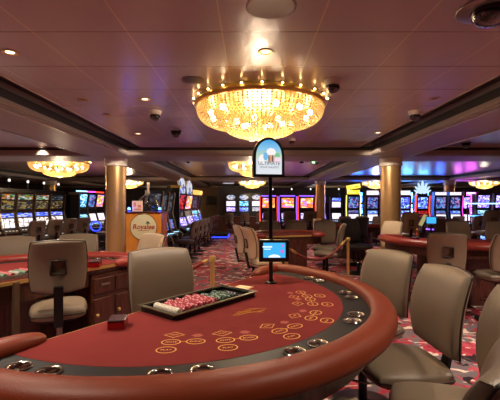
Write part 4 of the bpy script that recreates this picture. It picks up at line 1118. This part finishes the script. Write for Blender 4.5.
# bank C : along the aisle, facing it
for k, (y, sty) in enumerate([(8.95, 0), (9.65, 0), (10.35, 0), (11.55, 1), (12.95, 1), (14.3, 2), (15.0, 2)]):
    x = -2.2 if sty == 0 else (-2.0 if sty == 1 else -1.98)
    if sty == 0: slot_machine(f'aisle slot machine with cream edges and dim screens, {ordn[k]} from the orange stand', (x-.15, y), math.radians(-24), w=.6, top='dim', main_='multi', strip=None, edge=mat('cream_edge', (190, 175, 150), .35, .3), light=False, h=.97)
    elif sty == 1: slot_machine(f'aisle slot machine with tall white oval topper, {["closer", "farther"][k-3]} of the two', (x-.2, y), math.radians(-14), w=.62, top='redblue' if k == 3 else 'orange', main_='purple', strip=None, h=.98, topper=tall_oval, light=False, d=1.2)
    else: slot_machine(f'aisle slot machine with glowing gold topper, {["closer", "farther"][k-5]} of the two', (x-.2, y), math.radians(-20), w=.6, top='dim', main_='blue', strip='teal', h=.98, topper=gold_topper, light=False)
t = thing('machine_end_panel', 'tall black panel with gold cap beside the oval-topped machines', 'panel', (-2.16, 10.98, 0), 0)
MB().box((0, 0, 1.0), (.2, .1, 2.0)).build('panel_board', M_MBODY, t); MB().box((0, 0, 2.03), (.3, .16, .07)).build('panel_cap', M_GOLDRING, t)
for k in range(7):
    y = 9.75 + .78*k + (.6 if k > 3 else 0)
    chair('slot', -1.42 + .02*k, y, math.radians(172), f'dark stool in the aisle row facing the oval-topped machines, {ordn[k]} from the rope post')
t = thing('blue_lit_plinth', 'low plinth with blue floor lights under the aisle machines', 'plinth', (-1.32, 16.9, 0))
MB().box((0, 0, .1), (.7, 1.6, .2)).build('plinth_body', M_MBODY, t); a_ = MB(); a_.box((.36, 0, .08), (.02, 1.6, .05)); a_.box((0, -.81, .08), (.7, .02, .05)); a_.build('blue_strip', E_DBLUE, t)

# far wall bank with ovals
for k in range(3):
    x = PD([231, 244, 256.5][k], 20.6).x
    t = thing('slot_machine', f'far slot machine with white oval over two stacked screens, {ordn[k]} from the tan wall', 'slot machine', (x, 20.6, 0))
    MB().box((0, .1, 1.04), (.66, .5, 2.08)).build('cabinet', M_MBODY, t)
    o_ = MB(); o_.lathe([(.24, 0), (.24, .02)], n=28, M=Matrix.Translation((0, -.15, 1.86)) @ Matrix.Diagonal((1, 1, .55, 1)) @ Matrix.Rotation(PI/2, 4, 'X')); o_.build('oval_sign', S['oval'], t)
    MB().box((0, -.16, 1.52), (.48, .02, .26)).build('upper_screen', S[['white', 'teal', 'white'][k]], t)
    MB().box((0, -.16, 1.21), (.46, .02, .22)).build('lower_screen', S[['purple', 'blue', 'oval'][k]], t)
    MB().box((0, -.28, .9), (.6, .3, .1)).build('button_deck', M_BLACKM, t)
a_ = MB(); a_.box((-.33, 21.3, 1.25), (3.0, .1, 2.5)); struct(a_.build('wall_alcove', M_WALLD))
t = thing('wall_mounted_television', 'black flat television hung on the tan far wall', 'television', (PD(211, 23.3).x, 23.36, 1.7)); 
MB().box((0, 0, 0), (.62, .06, .56)).build('casing', M_BLACK, t); MB().box((0, -.032, 0), (.56, .004, .5)).build('glass', mat('tv_glass', (10, 12, 16), .1), t)
# dark counters under the far machines
t = thing('far_counter', 'dark wood counter below the oval-topped far machines', 'counter', (-.3, 19.2, 0))
MB().box((0, 0, .42), (2.9, .5, .84)).build('counter_body', M_WOOD, t); MB().box((0, 0, .86), (3.0, .6, .04)).build('counter_top', M_WOOD, t)
for k in range(3): chair('slot', -1.0+.75*k, 18.0, math.radians(90), f'small dark stool at the far wood counter, {ordn[k]} from the tan wall')

# centre bank: wide, neon-edged
CB = [(268.5, E_RED, 'red'), (287.5, E_PURP, 'violet'), (306.5, E_RED, 'second red')]
for k, (px, e_, nm) in enumerate(CB):
    x = PD(px, 16.9).x
    slot_machine(f'wide machine with orange screens and {["red neon edges, behind the sign pole", "violet neon edges, middle of its row", "red neon edges, beside the small gold column"][k]}', (x, 16.9), math.radians(-90), w=.78, top='orange', main_='purple', strip=None, edge=[E_RED, E_PURP, E_RED][k], h=.97, light=True, topper=box_topper(E_PURP, .05, 'violet_bar'))
    chair('slot', x, 15.9, math.radians(90), f'dark stool before the neon-edged machines, {ordn[k]} from the sign pole', scale=(1.25, 1, 1.12))
x = PD(323, 17.0).x
slot_machine('narrow blue and violet machine next to the small gold column', (x, 17.3), math.radians(-70), w=.22, top='purple', main_='blue', strip=None, edge=E_PURP, h=.95)

# rows beyond the columns
RB = [(336, 16.8, dict(top='blue', main_='white', strip=None, h=.97, split=True), 'slot machine with blue upper screen between two gold columns'),
      (353, 14.9, dict(top='multi', main_='white', strip='multi', topper=yellow_topper, h=.98, light=False, edge=mat('yellow_edge', (240, 200, 80), .4, emit=(255, 220, 90), estr=1.0)), 'slot machine with bright yellow slanted sign on top'),
      (372, 14.9, dict(top='multi', main_='white', strip='blue', topper=box_topper(S['white'], .22), h=.97, light=False), 'slot machine with pale arched top box beside the yellow-signed machine'),
      (390, 14.9, dict(top='multi', main_='white', strip='blue', topper=box_topper(S['white'], .22), h=.97, light=False), 'slot machine almost hidden behind the big gold column'),
      (404.5, 14.9, dict(top='blue', main_='white', strip='blue', w=.46, topper=box_topper(S['white'], .22), h=.97, light=False), 'slot machine with blue screens peeking out beside the big gold column'),
      (422, 14.6, dict(top='blue', main_='redblue', strip='redblue', topper=plume_topper, h=.97, light=False, edge=E_RED, w=.5), 'slot machine with glowing white plume topper and red edges'),
      (440, 14.9, dict(top='multi', main_='white', strip='multi', topper=box_topper(S['white'], .15), h=.97, light=False, w=.5), 'slot machine with white top box, next to the plume-topped machine'),
      (454.5, 14.9, dict(top='multi', main_='white', strip='blue', topper=box_topper(S['white'], .15), h=.97, light=False, w=.5), 'slot machine with white top box, next to the magenta-lit machine'),
      (465.5, 15.0, dict(top='purple', main_='white', strip=None, h=.97, light=False, w=.3, edge=E_MAG), 'narrow machine with magenta edge light'),
      (482.5, 13.8, dict(top='purple', main_='teal', strip='teal', h=1.0, light=False, w=.54, belly='blue'), 'large blue video machine crossed by a blue neon line'),
      (500.5, 13.8, dict(top='purple', main_='teal', strip='multi', h=1.0, light=False, w=.54, belly='blue'), 'large blue video machine at the picture edge'),
      (518.5, 13.8, dict(top='blue', main_='teal', strip='multi', h=1.0, light=False, w=.54, belly='blue'), 'large blue video machine just outside the picture edge')]
for px, D, kw, lb in RB:
    p = PD(px, D); slot_machine(lb, (p.x, p.y), math.radians(-90 - (px-250)*.03), **kw)
for (x0, x1, z) in ((467, 508, 1.53), (469, 481, 1.1)):
    a = PD(x0, 13.25 if z > 1.3 else 13.1); b = PD(x1, 13.25 if z > 1.3 else 13.1); t = thing('neon_line', 'long straight blue neon tube across the large video machines' if z > 1.3 else 'short blue neon tube low in front of the large video machines', 'neon light', (0, 0, 0))
    t.location = (a.x, a.y, z); MB().tube([(0, 0, 0), (b.x-a.x, 0, 0)], .02, 8).build('tube', E_ICE if z > 1.3 else E_BLUE, t); 
    mb = MB()
    for q in ((.02, (b.x-a.x)*.97) if z > 1.3 else (.06, (b.x-a.x)*.9)): mb.box((q, .0, -z/2), (.03, .03, z))
    mb.build('support_post', M_BLACKM, t)
# second bank added farther back, over-bright so its reflection colours the ceiling
S['glowblue'] = screen_mat('added_blue_glow_screen', [(20,70,255),(50,130,255),(20,50,230),(60,130,255)], 10.0, 4, 51)
S['glowcyan'] = screen_mat('added_cyan_glow_screen', [(40,140,255),(110,200,255),(40,110,240),(110,190,255)], 9.0, 4, 53)
S['glowpink'] = screen_mat('added_pink_glow_screen', [(255,70,220),(190,110,255),(150,50,240),(255,130,240)], 6.0, 4, 57)
for k, (px, m1) in enumerate([(357, 'glowblue'), (374, 'glowblue'), (391, 'glowblue'), (407, 'glowcyan'), (423, 'glowcyan'), (440.5, 'glowblue'), (456, 'glowpink'), (470, 'glowpink')]):
    p = PD(px, 19.6); slot_machine(f'added back-row machine glowing {dict(glowblue="blue", glowcyan="cyan", glowpink="pink")[m1]}, mostly hidden behind nearer machines, {ordn[k]} from the yellow sign', (p.x, p.y), math.radians(-90), w=.68, top=m1, main_=m1, strip=m1, h=1.15, light=False)
# curved purple-lit console before the right rows
p = PD(447, 12.2)
t = thing('lit_console', 'curved dark bench with violet light strips in front of the slot machines', 'bench', (p.x, p.y, 0))
a_ = MB(); a_.poly([(.62*math.cos(2*PI*k/40), .3*math.sin(2*PI*k/40)) for k in range(40)], .85); a_.build('console_body', M_MBODY, t)
a_ = MB()
for z, r in ((.90, 1.0), (.70, 1.04)): a_.tube([(.63*r*math.cos(2*PI*k/40), .31*r*math.sin(2*PI*k/40), z) for k in range(40)], .022, 6, closed=True)
a_.build('violet_strip', E_PURP, t, True)
a_ = MB(); a_.poly([(.64*math.cos(2*PI*k/40), .32*math.sin(2*PI*k/40)) for k in range(40)], .04, Matrix.Translation((0, 0, .85))); a_.build('console_top', mat('violet_top', (90, 80, 120), .25), t)
# seats in front of the right rows
for k, px in enumerate([345, 362, 379, 408, 425, 440, 459]):
    p = PD(px, 13.4); chair('slot', p.x, p.y, math.radians(90), f'dark stool before the slot row beyond the columns, {ordn[k]} from the small gold column')
p = PD(480, 11.4); chair('tan', p.x, p.y, math.radians(120), 'taupe stool in front of the large blue video machine')
p = PD(493, 10.5); chair('tan', p.x, p.y, math.radians(90), 'taupe chair high in front of the large video machine at the picture edge', scale=(1, 1, 1.15))
p = PD(448, 9.9); chair('slot', p.x, p.y, math.radians(90), 'dark brown chair behind the blue monitor', scale=(1.5, 1, 1.05))

# ------------------------------------------------------------ camera and view
cd = bpy.data.cameras.new('camera'); cam = bpy.data.objects.new('camera', cd); C.objects.link(cam)
cam.location = (0, 0, EYE); cam.rotation_euler = (PI/2, 0, 0); cd.sensor_width = 36; cd.lens = 27; cd.shift_y = .006; cd.clip_start = .05
sc = bpy.context.scene; sc.camera = cam
w = bpy.data.worlds.new('world'); sc.world = w; w.use_nodes = True; w.node_tree.nodes['Background'].inputs[0].default_value = (.02, .02, .03, 1)
sc.view_settings.view_transform = 'Standard'; sc.view_settings.look = 'None'; sc.view_settings.gamma = 1; sc.view_settings.use_curve_mapping = False
sc.view_settings.exposure = 0.9
sc.cycles.use_denoising = True; sc.cycles.max_bounces = 8; sc.cycles.sample_clamp_indirect = 4; sc.cycles.caustics_reflective = False; sc.cycles.caustics_refractive = False
from collections import Counter
seen = {}
for o in sc.objects:
    if o.parent is None and 'label' in o: seen.setdefault(o['label'], []).append(o)
for l, v in seen.items():
    if len(v) > 1 and 'group' not in v[0]: print('DUPLABEL', l, len(v))
    if not 4 <= len(l.split()) <= 16: print('LEN', len(l.split()), l)
